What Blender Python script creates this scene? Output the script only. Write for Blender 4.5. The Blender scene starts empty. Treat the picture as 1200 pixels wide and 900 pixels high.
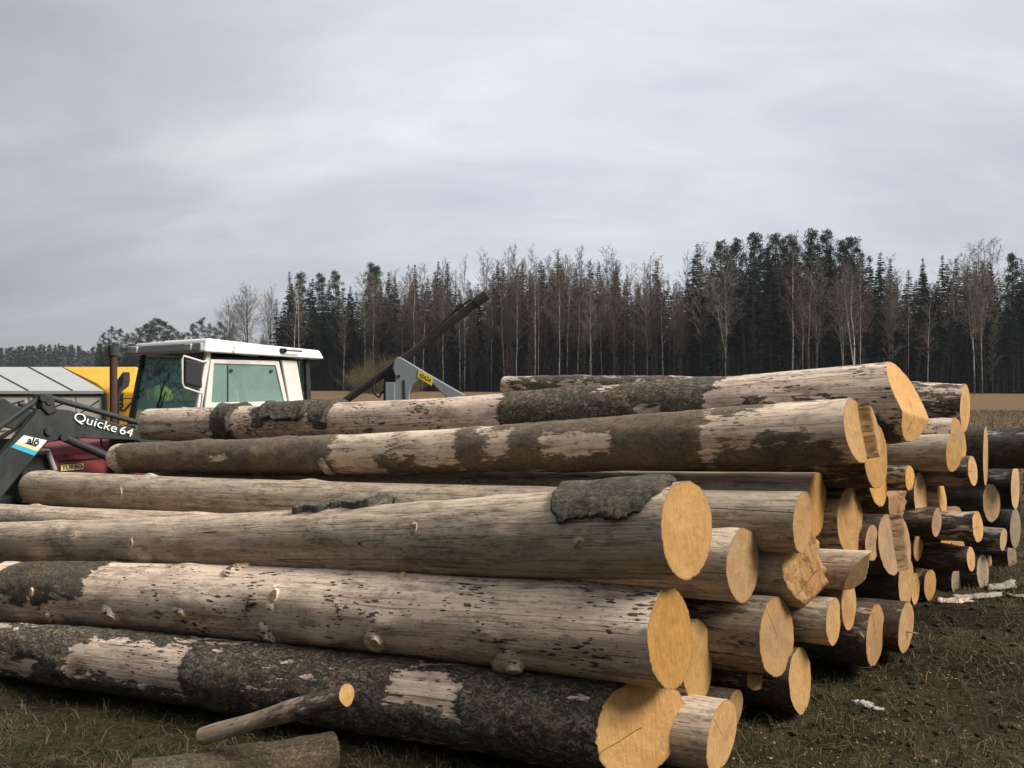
import bpy, math, random
import numpy as np
from mathutils import Vector, Matrix

SC = bpy.context.scene
COL = SC.collection
R = math.radians
rng = np.random.default_rng(7)
random.seed(7)
F, H = 950.0, 1.6            # focal length in photo pixels, eye height in metres


# ------------------------------------------------------------------ noise
def _hash(ix, iy, iz, seed):
    n = (ix * 374761393 + iy * 668265263 + iz * 1274126177 + seed * 974711) & 0xFFFFFFFF
    n = ((n ^ (n >> 13)) * 1103515245) & 0xFFFFFFFF
    n = ((n ^ (n >> 16)) * 2654435761) & 0xFFFFFFFF
    return ((n ^ (n >> 15)) & 0xFFFF) / 65535.0


def vnoise(p, seed=0):
    p = np.asarray(p, float)
    i = np.floor(p).astype(np.int64)
    f = p - i
    f = f * f * (3 - 2 * f)
    out = 0
    for dx in (0, 1):
        for dy in (0, 1):
            for dz in (0, 1):
                w = (f[..., 0] if dx else 1 - f[..., 0]) * (f[..., 1] if dy else 1 - f[..., 1]) * (f[..., 2] if dz else 1 - f[..., 2])
                out = out + w * _hash(i[..., 0] + dx, i[..., 1] + dy, i[..., 2] + dz, seed)
    return out * 2 - 1


def fbm(p, octv=3, seed=0):
    p = np.asarray(p, float)
    s, a, t = 0, 1.0, 0
    for o in range(octv):
        s = s + a * vnoise(p * 2 ** o, seed + o * 17)
        t += a
        a *= .5
    return s / t


def sstep(a, b, x):
    t = np.clip((np.asarray(x, float) - a) / (b - a), 0, 1)
    return t * t * (3 - 2 * t)


# ------------------------------------------------------------------ mesh helpers
def mesh_np(name, V, faces, mats=(), smooth=False, attrs=None, midx=None):
    """faces: list of int arrays (n x 3 or n x 4)"""
    me = bpy.data.meshes.new(name)
    V = np.asarray(V, np.float32)
    me.vertices.add(len(V))
    me.vertices.foreach_set('co', V.ravel())
    faces = [np.asarray(f, np.int32) for f in faces if len(f)]
    loops = np.concatenate([f.ravel() for f in faces])
    tot = np.concatenate([np.full(len(f), f.shape[1], np.int32) for f in faces])
    start = np.concatenate([[0], np.cumsum(tot)[:-1]]).astype(np.int32)
    me.loops.add(len(loops))
    me.loops.foreach_set('vertex_index', loops)
    me.polygons.add(len(tot))
    me.polygons.foreach_set('loop_start', start)
    me.polygons.foreach_set('loop_total', tot)
    if smooth:
        me.polygons.foreach_set('use_smooth', np.ones(len(tot), bool))
    if midx is not None:
        me.polygons.foreach_set('material_index', np.asarray(midx, np.int32))
    for m in mats:
        me.materials.append(m)
    for k, a in (attrs or {}).items():
        at = me.attributes.new(k, 'FLOAT', 'POINT')
        at.data.foreach_set('value', np.asarray(a, np.float32).ravel())
    me.update(calc_edges=True)
    me.validate()
    return me


def link(name, me, parent=None, loc=None, bevel=0):
    o = bpy.data.objects.new(name, me)
    COL.objects.link(o)
    if parent is not None:
        o.parent = parent
    if loc is not None:
        o.location = loc
    if bevel:
        b = o.modifiers.new('edge', 'BEVEL')
        b.width = bevel
        b.segments = 2
        b.limit_method = 'ANGLE'
        b.angle_limit = R(35)
        b.harden_normals = False
    return o


def tag(o, label=None, cat=None, group=None, kind=None):
    if label:
        o['label'] = label
    if cat:
        o['category'] = cat
    if group:
        o['group'] = group
    if kind:
        o['kind'] = kind
    return o


def empty(name, loc, rz=0.0):
    o = bpy.data.objects.new(name, None)
    COL.objects.link(o)
    o.location = loc
    o.rotation_euler = (0, 0, rz)
    o.empty_display_size = .2
    return o


class MB:
    """collects simple solids into one mesh"""

    def __init__(self):
        self.v, self.f, self.m = [], [], []

    def poly(self, pts, faces, m=0):
        b = len(self.v)
        self.v += [tuple(map(float, p)) for p in pts]
        for f in faces:
            self.f.append([b + i for i in f])
            self.m.append(m)

    def box(self, x0, x1, y0, y1, z0, z1, m=0):
        p = [(x0, y0, z0), (x1, y0, z0), (x1, y1, z0), (x0, y1, z0), (x0, y0, z1), (x1, y0, z1), (x1, y1, z1), (x0, y1, z1)]
        self.poly(p, [(0, 3, 2, 1), (4, 5, 6, 7), (0, 1, 5, 4), (1, 2, 6, 5), (2, 3, 7, 6), (3, 0, 4, 7)], m)

    def hexa(self, p, m=0):      # 8 points, bottom ring then top ring
        self.poly(p, [(0, 3, 2, 1), (4, 5, 6, 7), (0, 1, 5, 4), (1, 2, 6, 5), (2, 3, 7, 6), (3, 0, 4, 7)], m)

    def prism(self, pts, a, b, axis='y', m=0):
        """polygon of (h, v) pairs extruded between a and b along axis y (h=x, v=z) or x (h=y, v=z)"""
        n = len(pts)
        if axis == 'y':
            p = [(h, a, v) for h, v in pts] + [(h, b, v) for h, v in pts]
        elif axis == 'x':
            p = [(a, h, v) for h, v in pts] + [(b, h, v) for h, v in pts]
        else:
            p = [(h, v, a) for h, v in pts] + [(h, v, b) for h, v in pts]
        fs = [tuple(range(n - 1, -1, -1)), tuple(range(n, 2 * n))]
        fs += [(i, (i + 1) % n, n + (i + 1) % n, n + i) for i in range(n)]
        self.poly(p, fs, m)

    def tube(self, pts, rad, n=10, m=0, caps=True):
        pts = [Vector(p) for p in pts]
        if not hasattr(rad, '__len__'):
            rad = [rad] * len(pts)
        ring, vs = [], []
        up = None
        for i, p in enumerate(pts):
            d = (pts[min(i + 1, len(pts) - 1)] - pts[max(i - 1, 0)]).normalized()
            if up is None:
                up = Vector((0, 0, 1)) if abs(d.z) < .9 else Vector((1, 0, 0))
            s = d.cross(up).normalized()
            up = s.cross(d).normalized()
            for k in range(n):
                a = 2 * math.pi * k / n
                vs.append(p + (s * math.cos(a) + up * math.sin(a)) * rad[i])
        fs = []
        for i in range(len(pts) - 1):
            for k in range(n):
                fs.append((i * n + k, i * n + (k + 1) % n, (i + 1) * n + (k + 1) % n, (i + 1) * n + k))
        if caps:
            fs.append(tuple(range(n - 1, -1, -1)))
            fs.append(tuple((len(pts) - 1) * n + k for k in range(n)))
        self.poly(vs, fs, m)

    def build(self, name, mats, parent=None, bevel=0, smooth=False):
        me = bpy.data.meshes.new(name)
        me.from_pydata(self.v, [], self.f)
        if not isinstance(mats, (list, tuple)):
            mats = [mats]
        for m in mats:
            me.materials.append(m)
        me.polygons.foreach_set('material_index', self.m)
        import bmesh
        bm = bmesh.new()
        bm.from_mesh(me)
        bmesh.ops.recalc_face_normals(bm, faces=bm.faces)
        bm.to_mesh(me)
        bm.free()
        if smooth:
            me.polygons.foreach_set('use_smooth', [True] * len(me.polygons))
            try:
                me.set_sharp_from_angle(angle=R(40))
            except Exception:
                pass
        return link(name, me, parent, None, bevel)


def text_mesh(body, size, mat, depth=.004, offset=0.0, shear=0.0, spacing=1.0):
    c = bpy.data.curves.new('lettering', 'FONT')
    c.body = body
    c.size = size
    c.extrude = depth
    c.offset = offset
    c.shear = shear
    c.space_character = spacing
    c.align_x = 'CENTER'
    c.align_y = 'CENTER'
    o = bpy.data.objects.new('lettering', c)
    COL.objects.link(o)
    dg = bpy.context.evaluated_depsgraph_get()
    me = bpy.data.meshes.new_from_object(o.evaluated_get(dg))
    bpy.data.objects.remove(o)
    me.name = 'lettering'
    me.materials.clear()
    me.materials.append(mat)
    return me


# ------------------------------------------------------------------ material helpers
class NT:
    def __init__(self, name):
        self.mat = bpy.data.materials.new(name)
        self.mat.use_nodes = True
        self.t = self.mat.node_tree
        self.t.nodes.clear()
        self.out = self.t.nodes.new('ShaderNodeOutputMaterial')

    def n(self, typ, ins=None, **props):
        nd = self.t.nodes.new(typ)
        for k, v in props.items():
            setattr(nd, k, v)
        for k, v in (ins or {}).items():
            self.set(nd, k, v)
        return nd

    def set(self, nd, k, v):
        s = nd.inputs[k]
        if hasattr(v, 'is_linked') or hasattr(v, 'links'):
            self.t.links.new(v, s)
        elif isinstance(v, tuple) and len(v) == 3 and s.type == 'RGBA':
            s.default_value = (*v, 1)
        else:
            s.default_value = v

    def math(self, op, a, b=0.0, c=None, clamp=False):
        nd = self.n('ShaderNodeMath', operation=op, use_clamp=clamp)
        self.set(nd, 0, a)
        self.set(nd, 1, b)
        if c is not None:
            self.set(nd, 2, c)
        return nd.outputs[0]

    def mix(self, f, a, b, mode='MIX'):
        nd = self.n('ShaderNodeMix', data_type='RGBA', blend_type=mode)
        self.set(nd, 0, f)
        self.set(nd, 6, a)
        self.set(nd, 7, b)
        return nd.outputs[2]

    def smooth(self, x, a, b):
        nd = self.n('ShaderNodeMapRange', interpolation_type='SMOOTHSTEP')
        self.set(nd, 0, x)
        self.set(nd, 1, a)
        self.set(nd, 2, b)
        return nd.outputs[0]

    def noise(self, vec, scale, detail=3, rough=.55, dist=0.0):
        nd = self.n('ShaderNodeTexNoise', {'Vector': vec, 'Scale': scale, 'Detail': detail, 'Roughness': rough, 'Distortion': dist})
        return nd.outputs['Fac']

    def mapping(self, vec, scale, loc=(0, 0, 0), rot=(0, 0, 0)):
        nd = self.n('ShaderNodeMapping', {'Vector': vec, 'Scale': scale, 'Location': loc, 'Rotation': rot})
        return nd.outputs[0]

    def coords(self):
        tc = self.n('ShaderNodeTexCoord')
        oi = self.n('ShaderNodeObjectInfo')
        off = self.math('MULTIPLY', oi.outputs['Random'], 57.0)
        nd = self.n('ShaderNodeVectorMath', operation='ADD')
        self.set(nd, 0, tc.outputs['Object'])
        self.set(nd, 1, off)
        return nd.outputs[0], oi.outputs['Random']

    def attr(self, name):
        return self.n('ShaderNodeAttribute', attribute_name=name).outputs['Fac']

    def done(self, col, rough=.8, bump=None, bdist=.01, bstr=1.0, spec=.3, metal=0.0, **kw):
        p = self.n('ShaderNodeBsdfPrincipled', {'Base Color': col, 'Roughness': rough, 'Metallic': metal, 'Specular IOR Level': spec})
        for k, v in kw.items():
            self.set(p, k, v)
        if bump is not None:
            b = self.n('ShaderNodeBump', {'Height': bump, 'Distance': bdist, 'Strength': bstr})
            self.t.links.new(b.outputs[0], p.inputs['Normal'])
        self.t.links.new(p.outputs[0], self.out.inputs[0])
        return self.mat


def paint(name, col, rough=.45, dirt=.25, dirtcol=(.10, .08, .06), scale=6.0, metal=0.0, spec=.4):
    t = NT(name)
    v, rnd = t.coords()
    n1 = t.noise(v, scale, 5, .65)
    n2 = t.noise(t.mapping(v, (1, 1, .25)), scale * 3, 4, .6)
    d = t.smooth(t.math('ADD', t.math('MULTIPLY', n1, .6), t.math('MULTIPLY', n2, .4)), .42, .72)
    c = t.mix(t.math('MULTIPLY', d, dirt), col, dirtcol)
    return t.done(c, t.math('ADD', t.math('MULTIPLY', d, .3), rough), bump=n1, bdist=.003, bstr=.3, metal=metal, spec=spec)


def log_material(name, w1, w2, w3, b1, b2, lichen=(.10, .11, .085), bscale=1.0, bstr=1.0, speck=.5, lich=.4, edge=.45, crack=1.0, scaly=.8):
    t = NT(name)
    v, rnd = t.coords()
    wv = t.n('ShaderNodeVectorMath', operation='ADD')
    warp = t.n('ShaderNodeTexNoise', {'Vector': t.mapping(v, (2, 5, 5)), 'Scale': 1.0, 'Detail': 2.0})
    sc = t.n('ShaderNodeVectorMath', operation='SCALE')
    t.set(sc, 0, warp.outputs['Color'])
    sc.inputs['Scale'].default_value = .03
    t.set(wv, 0, v)
    t.set(wv, 1, sc.outputs[0])
    gv = wv.outputs[0]
    grain = t.noise(t.mapping(gv, (1.1, 38, 38)), 1.0, 7, .68)
    fib = t.noise(t.mapping(gv, (7, 170, 170)), 1.0, 3, .6)
    streak = t.noise(t.mapping(gv, (2.6, 60, 60), (5, 1, 2)), 1.0, 5, .62)
    low = t.noise(t.mapping(v, (1.0, 4.0, 4.0)), 1.0, 5, .65)
    med = t.noise(t.mapping(gv, (4.5, 15, 15)), 1.0, 6, .7)
    fleck = t.noise(t.mapping(v, (22, 60, 60)), 1.0, 4, .65)
    wood = t.mix(t.smooth(grain, .36, .64), w1, w2)
    wood = t.mix(t.math('MULTIPLY', t.smooth(low, .42, .62), .8), wood, w3)
    wood = t.mix(t.math('MULTIPLY', t.smooth(med, .49, .62), .55), wood, (.20, .142, .095))
    mot = t.noise(t.mapping(gv, (9, 24, 24), (2, 9, 4)), 1.0, 6, .72)
    wood = t.mix(t.math('MULTIPLY', t.smooth(mot, .54, .66), .5), wood, (.15, .105, .072))
    wood = t.mix(t.math('MULTIPLY', t.smooth(mot, .44, .34), .35), wood, (.74, .62, .50))
    wood = t.mix(t.math('MULTIPLY', t.smooth(streak, .55, .68), .5), wood, (.075, .060, .048))
    wood = t.mix(t.math('MULTIPLY', t.smooth(streak, .45, .33), .35), wood, (.56, .50, .43))
    wood = t.mix(t.math('MULTIPLY', t.smooth(fib, .50, .80), .35), wood, (.085, .07, .055))
    wood = t.mix(t.math('MULTIPLY', t.smooth(fleck, .58, .70), .55), wood, (.12, .085, .06))
    # orange resin spots
    kn = t.noise(t.mapping(v, (2.6, 8, 8), (7, 3, 1)), 1.0, 3, .6)
    wood = t.mix(t.math('MULTIPLY', t.smooth(kn, .64, .74), .6), wood, (.30, .165, .07))
    # drying cracks along the grain
    cn = t.noise(t.mapping(v, (.03, 12, 12)), 1.0, 0, .4)
    cl = t.math('ABSOLUTE', t.math('SUBTRACT', cn, .5))
    cm = t.noise(t.mapping(v, (1.1, 7, 7), (3, 8, 2)), 1.0, 3, .6)
    cr = t.math('MULTIPLY', t.math('SUBTRACT', 1.0, t.smooth(cl, .0015, .0060)), t.smooth(cm, .45, .51))
    cr = t.math('MULTIPLY', cr, crack)
    wood = t.mix(t.math('MULTIPLY', cr, .8), wood, (.03, .024, .02))
    # crumbs of bark and beetle marks
    sp = t.n('ShaderNodeTexVoronoi', {'Vector': t.mapping(gv, (17, 62, 62)), 'Scale': 1.0, 'Randomness': 1.0})
    sn = t.noise(v, 3.2, 4, .6)
    sd = t.math('ADD', sp.outputs['Distance'], t.math('MULTIPLY', t.math('SUBTRACT', fleck, .5), 1.5))
    sr = t.math('SUBTRACT', t.math('MULTIPLY', t.smooth(sn, .42, .68), .42), sd)
    sk = t.math('MULTIPLY', t.smooth(sr, -.04, .04), speck, clamp=True)
    wood = t.mix(sk, wood, (.035, .027, .021))
    # bark
    bv = t.n('ShaderNodeVectorMath', operation='ADD')
    bw = t.n('ShaderNodeTexNoise', {'Vector': v, 'Scale': 26.0 * bscale, 'Detail': 5.0, 'Roughness': .7})
    bs = t.n('ShaderNodeVectorMath', operation='SCALE')
    t.set(bs, 0, bw.outputs['Color'])
    bs.inputs['Scale'].default_value = .085 / bscale
    t.set(bv, 0, v)
    t.set(bv, 1, bs.outputs[0])
    pl = t.n('ShaderNodeTexVoronoi', {'Vector': t.mapping(bv.outputs[0], (15 * bscale, 36 * bscale, 36 * bscale)), 'Scale': 1.0, 'Randomness': 1.0}, feature='DISTANCE_TO_EDGE')
    pd = pl.outputs['Distance']
    bn = t.noise(t.mapping(bv.outputs[0], (12, 26, 26)), bscale, 7, .72, .3)
    bpat = t.noise(t.mapping(gv, (5, 11, 11)), 1.0, 4, .6)
    bfine = t.noise(t.mapping(v, (50, 90, 90)), bscale, 4, .7)
    bark = t.mix(t.smooth(bn, .34, .66), b1, b2)
    bark = t.mix(t.math('MULTIPLY', t.smooth(bpat, .46, .60), .6), bark, (b1[0] * 1.25, b1[1] * 1.05, b1[2] * .85))
    bark = t.mix(t.math('MULTIPLY', t.smooth(bpat, .48, .36), .6), bark, (b2[0] * 1.1, b2[1] * 1.1, b2[2] * 1.1))
    bark = t.mix(t.math('MULTIPLY', t.math('SUBTRACT', 1.0, t.smooth(pd, .0, .16)), scaly * .30), bark, (.06, .048, .036))
    bflk = t.noise(t.mapping(bv.outputs[0], (30, 95, 95), (1, 4, 7)), bscale, 5, .65)
    bark = t.mix(t.math('MULTIPLY', t.smooth(bflk, .50, .64), .75), bark, (b2[0] * .38, b2[1] * .36, b2[2] * .34))
    bark = t.mix(t.math('MULTIPLY', t.smooth(bflk, .45, .32), .35), bark, (b1[0] * 1.3, b1[1] * 1.3, b1[2] * 1.3))
    bark = t.mix(t.math('MULTIPLY', t.smooth(bfine, .50, .80), .22), bark, (b1[0] * 1.35, b1[1] * 1.35, b1[2] * 1.35))
    ln = t.noise(v, 8.0, 7, .75)
    l2 = t.noise(v, 1.6, 3, .6)
    bark = t.mix(t.math('MULTIPLY', t.smooth(t.math('ADD', t.math('MULTIPLY', ln, .6), t.math('MULTIPLY', l2, .4)), .40, .66), lich), bark, lichen)
    # where bark is left on the wood
    fine = t.noise(t.mapping(gv, (9, 30, 30)), 1.0, 7, .72)
    m = t.smooth(t.math('ADD', t.attr('bark'), t.math('MULTIPLY', t.math('SUBTRACT', fine, .5), 2.8)), edge - .05, edge + .22)
    col = t.mix(m, wood, bark)
    hue = t.n('ShaderNodeHueSaturation', {'Color': col, 'Value': t.math('ADD', t.math('MULTIPLY', rnd, .3), .85), 'Saturation': .95})
    hb = t.math('ADD', t.math('MULTIPLY', t.math('SUBTRACT', t.math('MULTIPLY', t.smooth(pd, 0.0, .16), .6), t.math('MULTIPLY', t.smooth(bflk, .48, .62), 1.1)), .5 * scaly), t.math('ADD', t.math('MULTIPLY', bn, .75), t.math('MULTIPLY', bfine, .16)))
    hw = t.math('ADD', t.math('MULTIPLY', grain, .16), t.math('ADD', t.math('MULTIPLY', fib, .10), t.math('MULTIPLY', cr, -.5)))
    hw = t.math('ADD', hw, t.math('ADD', t.math('MULTIPLY', sk, .25), t.math('MULTIPLY', t.smooth(streak, .54, .66), -.12)))
    hh = t.n('ShaderNodeMix', data_type='FLOAT')
    t.set(hh, 0, m)
    t.set(hh, 2, hw)
    t.set(hh, 3, t.math('ADD', hb, .25))
    return t.done(hue.outputs[0], .82, bump=hh.outputs[0], bdist=.014, bstr=bstr, spec=.22)


def cut_material(name, c1, c2, c3, heart, dark=.0, blotch=0.0):
    """fresh sawn end grain: growth rings, saw marks, stains"""
    t = NT(name)
    v, rnd = t.coords()
    rad = t.attr('rad')
    dist = t.noise(v, 5.0, 3, .5)
    rr = t.math('ADD', rad, t.math('MULTIPLY', t.math('SUBTRACT', dist, .5), .10))
    ring = t.math('SINE', t.math('MULTIPLY', rr, 95.0))
    ring2 = t.math('SINE', t.math('MULTIPLY', rr, 37.0))
    fib = t.noise(v, 42.0, 4, .65)
    low = t.noise(v, 6.0, 4, .6)
    c = t.mix(t.smooth(low, .35, .68), c1, c2)
    c = t.mix(t.math('MULTIPLY', t.smooth(ring, .2, 1.0), .15), c, c3)
    c = t.mix(t.math('MULTIPLY', t.smooth(ring2, .3, 1.0), .12), c, c3)
    c = t.mix(t.math('MULTIPLY', t.smooth(fib, .5, .75), .30), c, c3)
    hz = t.smooth(t.math('ADD', rr, t.math('MULTIPLY', t.math('SUBTRACT', low, .5), .5)), .68, .45)
    c = t.mix(t.math('MULTIPLY', hz, t.math('MULTIPLY', t.smooth(rnd, .25, .9), .6)), c, heart)
    # saw marks: slanted ridges across the face
    wob = t.noise(v, 7.0, 2, .5)
    sw = t.n('ShaderNodeTexWave', {'Vector': t.mapping(v, (0, 1, 1), rot=(R(28), 0, 0)), 'Scale': 20.0, 'Distortion': 5.0, 'Detail': 2.0, 'Detail Scale': 1.5})
    sm = t.math('MULTIPLY', sw.outputs['Fac'], wob)
    c = t.mix(t.math('MULTIPLY', t.smooth(sm, .38, .62), .14), c, c3)
    # fuzzy torn fibres left by the chain saw, upright on the face
    fz = t.noise(t.mapping(v, (0, 95, 11), rot=(R(-14), 0, 0)), 1.0, 4, .6)
    c = t.mix(t.math('MULTIPLY', t.smooth(fz, .48, .70), .34), c, c3)
    c = t.mix(t.math('MULTIPLY', t.smooth(fz, .46, .32), .22), c, (.70, .47, .20))
    if blotch:
        bb = t.noise(v, 16.0, 5, .65)
        c = t.mix(t.math('MULTIPLY', t.smooth(bb, .48, .60), blotch), c, (.17, .075, .03))
    # grey weathering and dirt spots
    dn = t.noise(v, 13.0, 5, .7)
    c = t.mix(t.math('MULTIPLY', t.smooth(dn, .56, .76), .5), c, (.16, .11, .07))
    # radial check
    sep = t.n('ShaderNodeSeparateXYZ', {'Vector': t.n('ShaderNodeTexCoord').outputs['Object']})
    ang = t.math('ARCTAN2', sep.outputs[1], sep.outputs[2])
    a2 = t.math('ADD', ang, t.math('ADD', t.math('MULTIPLY', rnd, 6.28), t.math('MULTIPLY', t.noise(v, 9.0, 3, .5), .16)))
    fr = t.math('ABSOLUTE', t.math('SUBTRACT', t.math('FRACT', t.math('MULTIPLY', a2, .159)), .5))
    fr = t.math('MULTIPLY', fr, rad)
    ck = t.math('MULTIPLY', t.math('SUBTRACT', 1.0, t.smooth(fr, .0008, .003)), t.smooth(rnd, .42, .47))
    c = t.mix(t.math('MULTIPLY', ck, .5), c, (.12, .07, .04))
    # inner bark line along the rim
    rim = t.smooth(t.math('ADD', rad, t.math('MULTIPLY', t.math('SUBTRACT', fib, .5), .06)), .955, .99)
    c = t.mix(t.math('MULTIPLY', rim, .65), c, (.20, .11, .055))
    if dark:
        c = t.mix(dark, c, (.12, .085, .06))
    hs = t.n('ShaderNodeHueSaturation', {'Color': c, 'Value': t.math('ADD', t.math('MULTIPLY', rnd, .38), .74), 'Saturation': t.math('SUBTRACT', 1.04, t.math('MULTIPLY', t.math('FRACT', t.math('MULTIPLY', rnd, 7.3)), .18))})
    c = hs.outputs[0]
    hgt = t.math('ADD', t.math('MULTIPLY', sm, .5), t.math('ADD', t.math('MULTIPLY', fib, .3), t.math('ADD', t.math('MULTIPLY', fz, .5), t.math('MULTIPLY', ck, -1.0))))
    return t.done(c, .78, bump=hgt, bdist=.005, bstr=.8, spec=.2)


GREY = (.40, .345, .29)
M_BARE = log_material('weathered_bare_wood', (.70, .545, .40), (.42, .315, .215), (.52, .42, .315), (.10, .08, .058), (.05, .042, .034), speck=.35)
M_PINK = log_material('freshly_peeled_wood', (.84, .66, .51), (.60, .43, .31), (.72, .555, .42), (.20, .16, .118), (.10, .08, .06), lich=.5, speck=.9)
M_SKIN = log_material('smooth_brown_bark', (.84, .65, .49), (.58, .42, .29), (.68, .54, .40), (.22, .172, .125), (.115, .088, .063), lichen=(.13, .105, .065), bscale=.9, bstr=.7, speck=.7, lich=.45, scaly=.25)
M_ROUGH = log_material('rough_scaly_bark', (.84, .65, .51), (.56, .41, .30), (.70, .545, .42), (.30, .245, .185), (.175, .14, .103), lichen=(.30, .285, .215), lich=.65, speck=.9, bstr=1.3)
M_DARK = log_material('dark_brown_bark', (.33, .24, .165), (.20, .145, .10), (.26, .195, .135), (.13, .094, .066), (.065, .049, .036), lich=.2, scaly=.4, lichen=(.09, .075, .05))
M_BIRCH = log_material('black_birch_bark', (.40, .37, .33), (.26, .24, .21), (.32, .29, .26), (.068, .059, .051), (.03, .026, .023), lichen=(.42, .40, .36), lich=.2, speck=.8, bscale=.6, scaly=.4)
M_SLAB = log_material('scaly_bark_plate', (.1, .09, .07), (.07, .06, .05), (.08, .07, .06), (.19, .17, .135), (.10, .09, .07), lichen=(.21, .21, .16), lich=.5, bscale=1.3)
M_OLIVE = log_material('olive_brown_bark', (.4, .32, .2), (.28, .2, .13), (.3, .25, .18), (.17, .13, .085), (.075, .058, .038), lichen=(.19, .16, .105), lich=.6, bscale=1.2, scaly=.6)

M_CUT = cut_material('sawn_yellow_wood', (.52, .285, .075), (.45, .23, .052), (.30, .125, .03), (.48, .235, .06))
M_CUTP = cut_material('sawn_pale_wood', (.52, .315, .125), (.43, .235, .085), (.28, .135, .05), (.38, .20, .075))
M_CUTG = cut_material('sawn_wood_with_grey_heart', (.44, .255, .105), (.35, .19, .075), (.23, .12, .047), (.24, .18, .13), dark=.12)
M_CUTT = cut_material('torn_brown_wood', (.46, .29, .125), (.37, .21, .085), (.25, .13, .05), (.34, .17, .07), blotch=.8)
M_CUTD = cut_material('old_grey_sawn_wood', (.36, .27, .17), (.28, .20, .12), (.17, .11, .065), (.2, .14, .09), dark=.25)


# ------------------------------------------------------------------ terrain height
def ground_z(x, y, fine=True):
    x = np.asarray(x, float)
    y = np.asarray(y, float)
    z = .24 * sstep(3.4, 5.4, y) * sstep(-1.2, 1.2, x)
    z = z - .50 * sstep(4.0, 9.0, y) * sstep(.5, -4.0, x) * (1 - sstep(22, 70, y))
    z = z - .05 * sstep(-1, -3, x) * sstep(6, 3, y)
    z = z * (1 - .4 * sstep(30, 120, y))
    if fine:
        d = np.hypot(x, y)
        p = np.stack([x, y, np.zeros_like(x)], -1)
        near = 1 - sstep(10, 30, d)
        z = z + near * (.028 * fbm(p * 1.7, 3, 5) + .012 * fbm(p * 7, 2, 9)) + .12 * fbm(p * .05, 2, 3) * sstep(15, 60, d)
    return z


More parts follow.
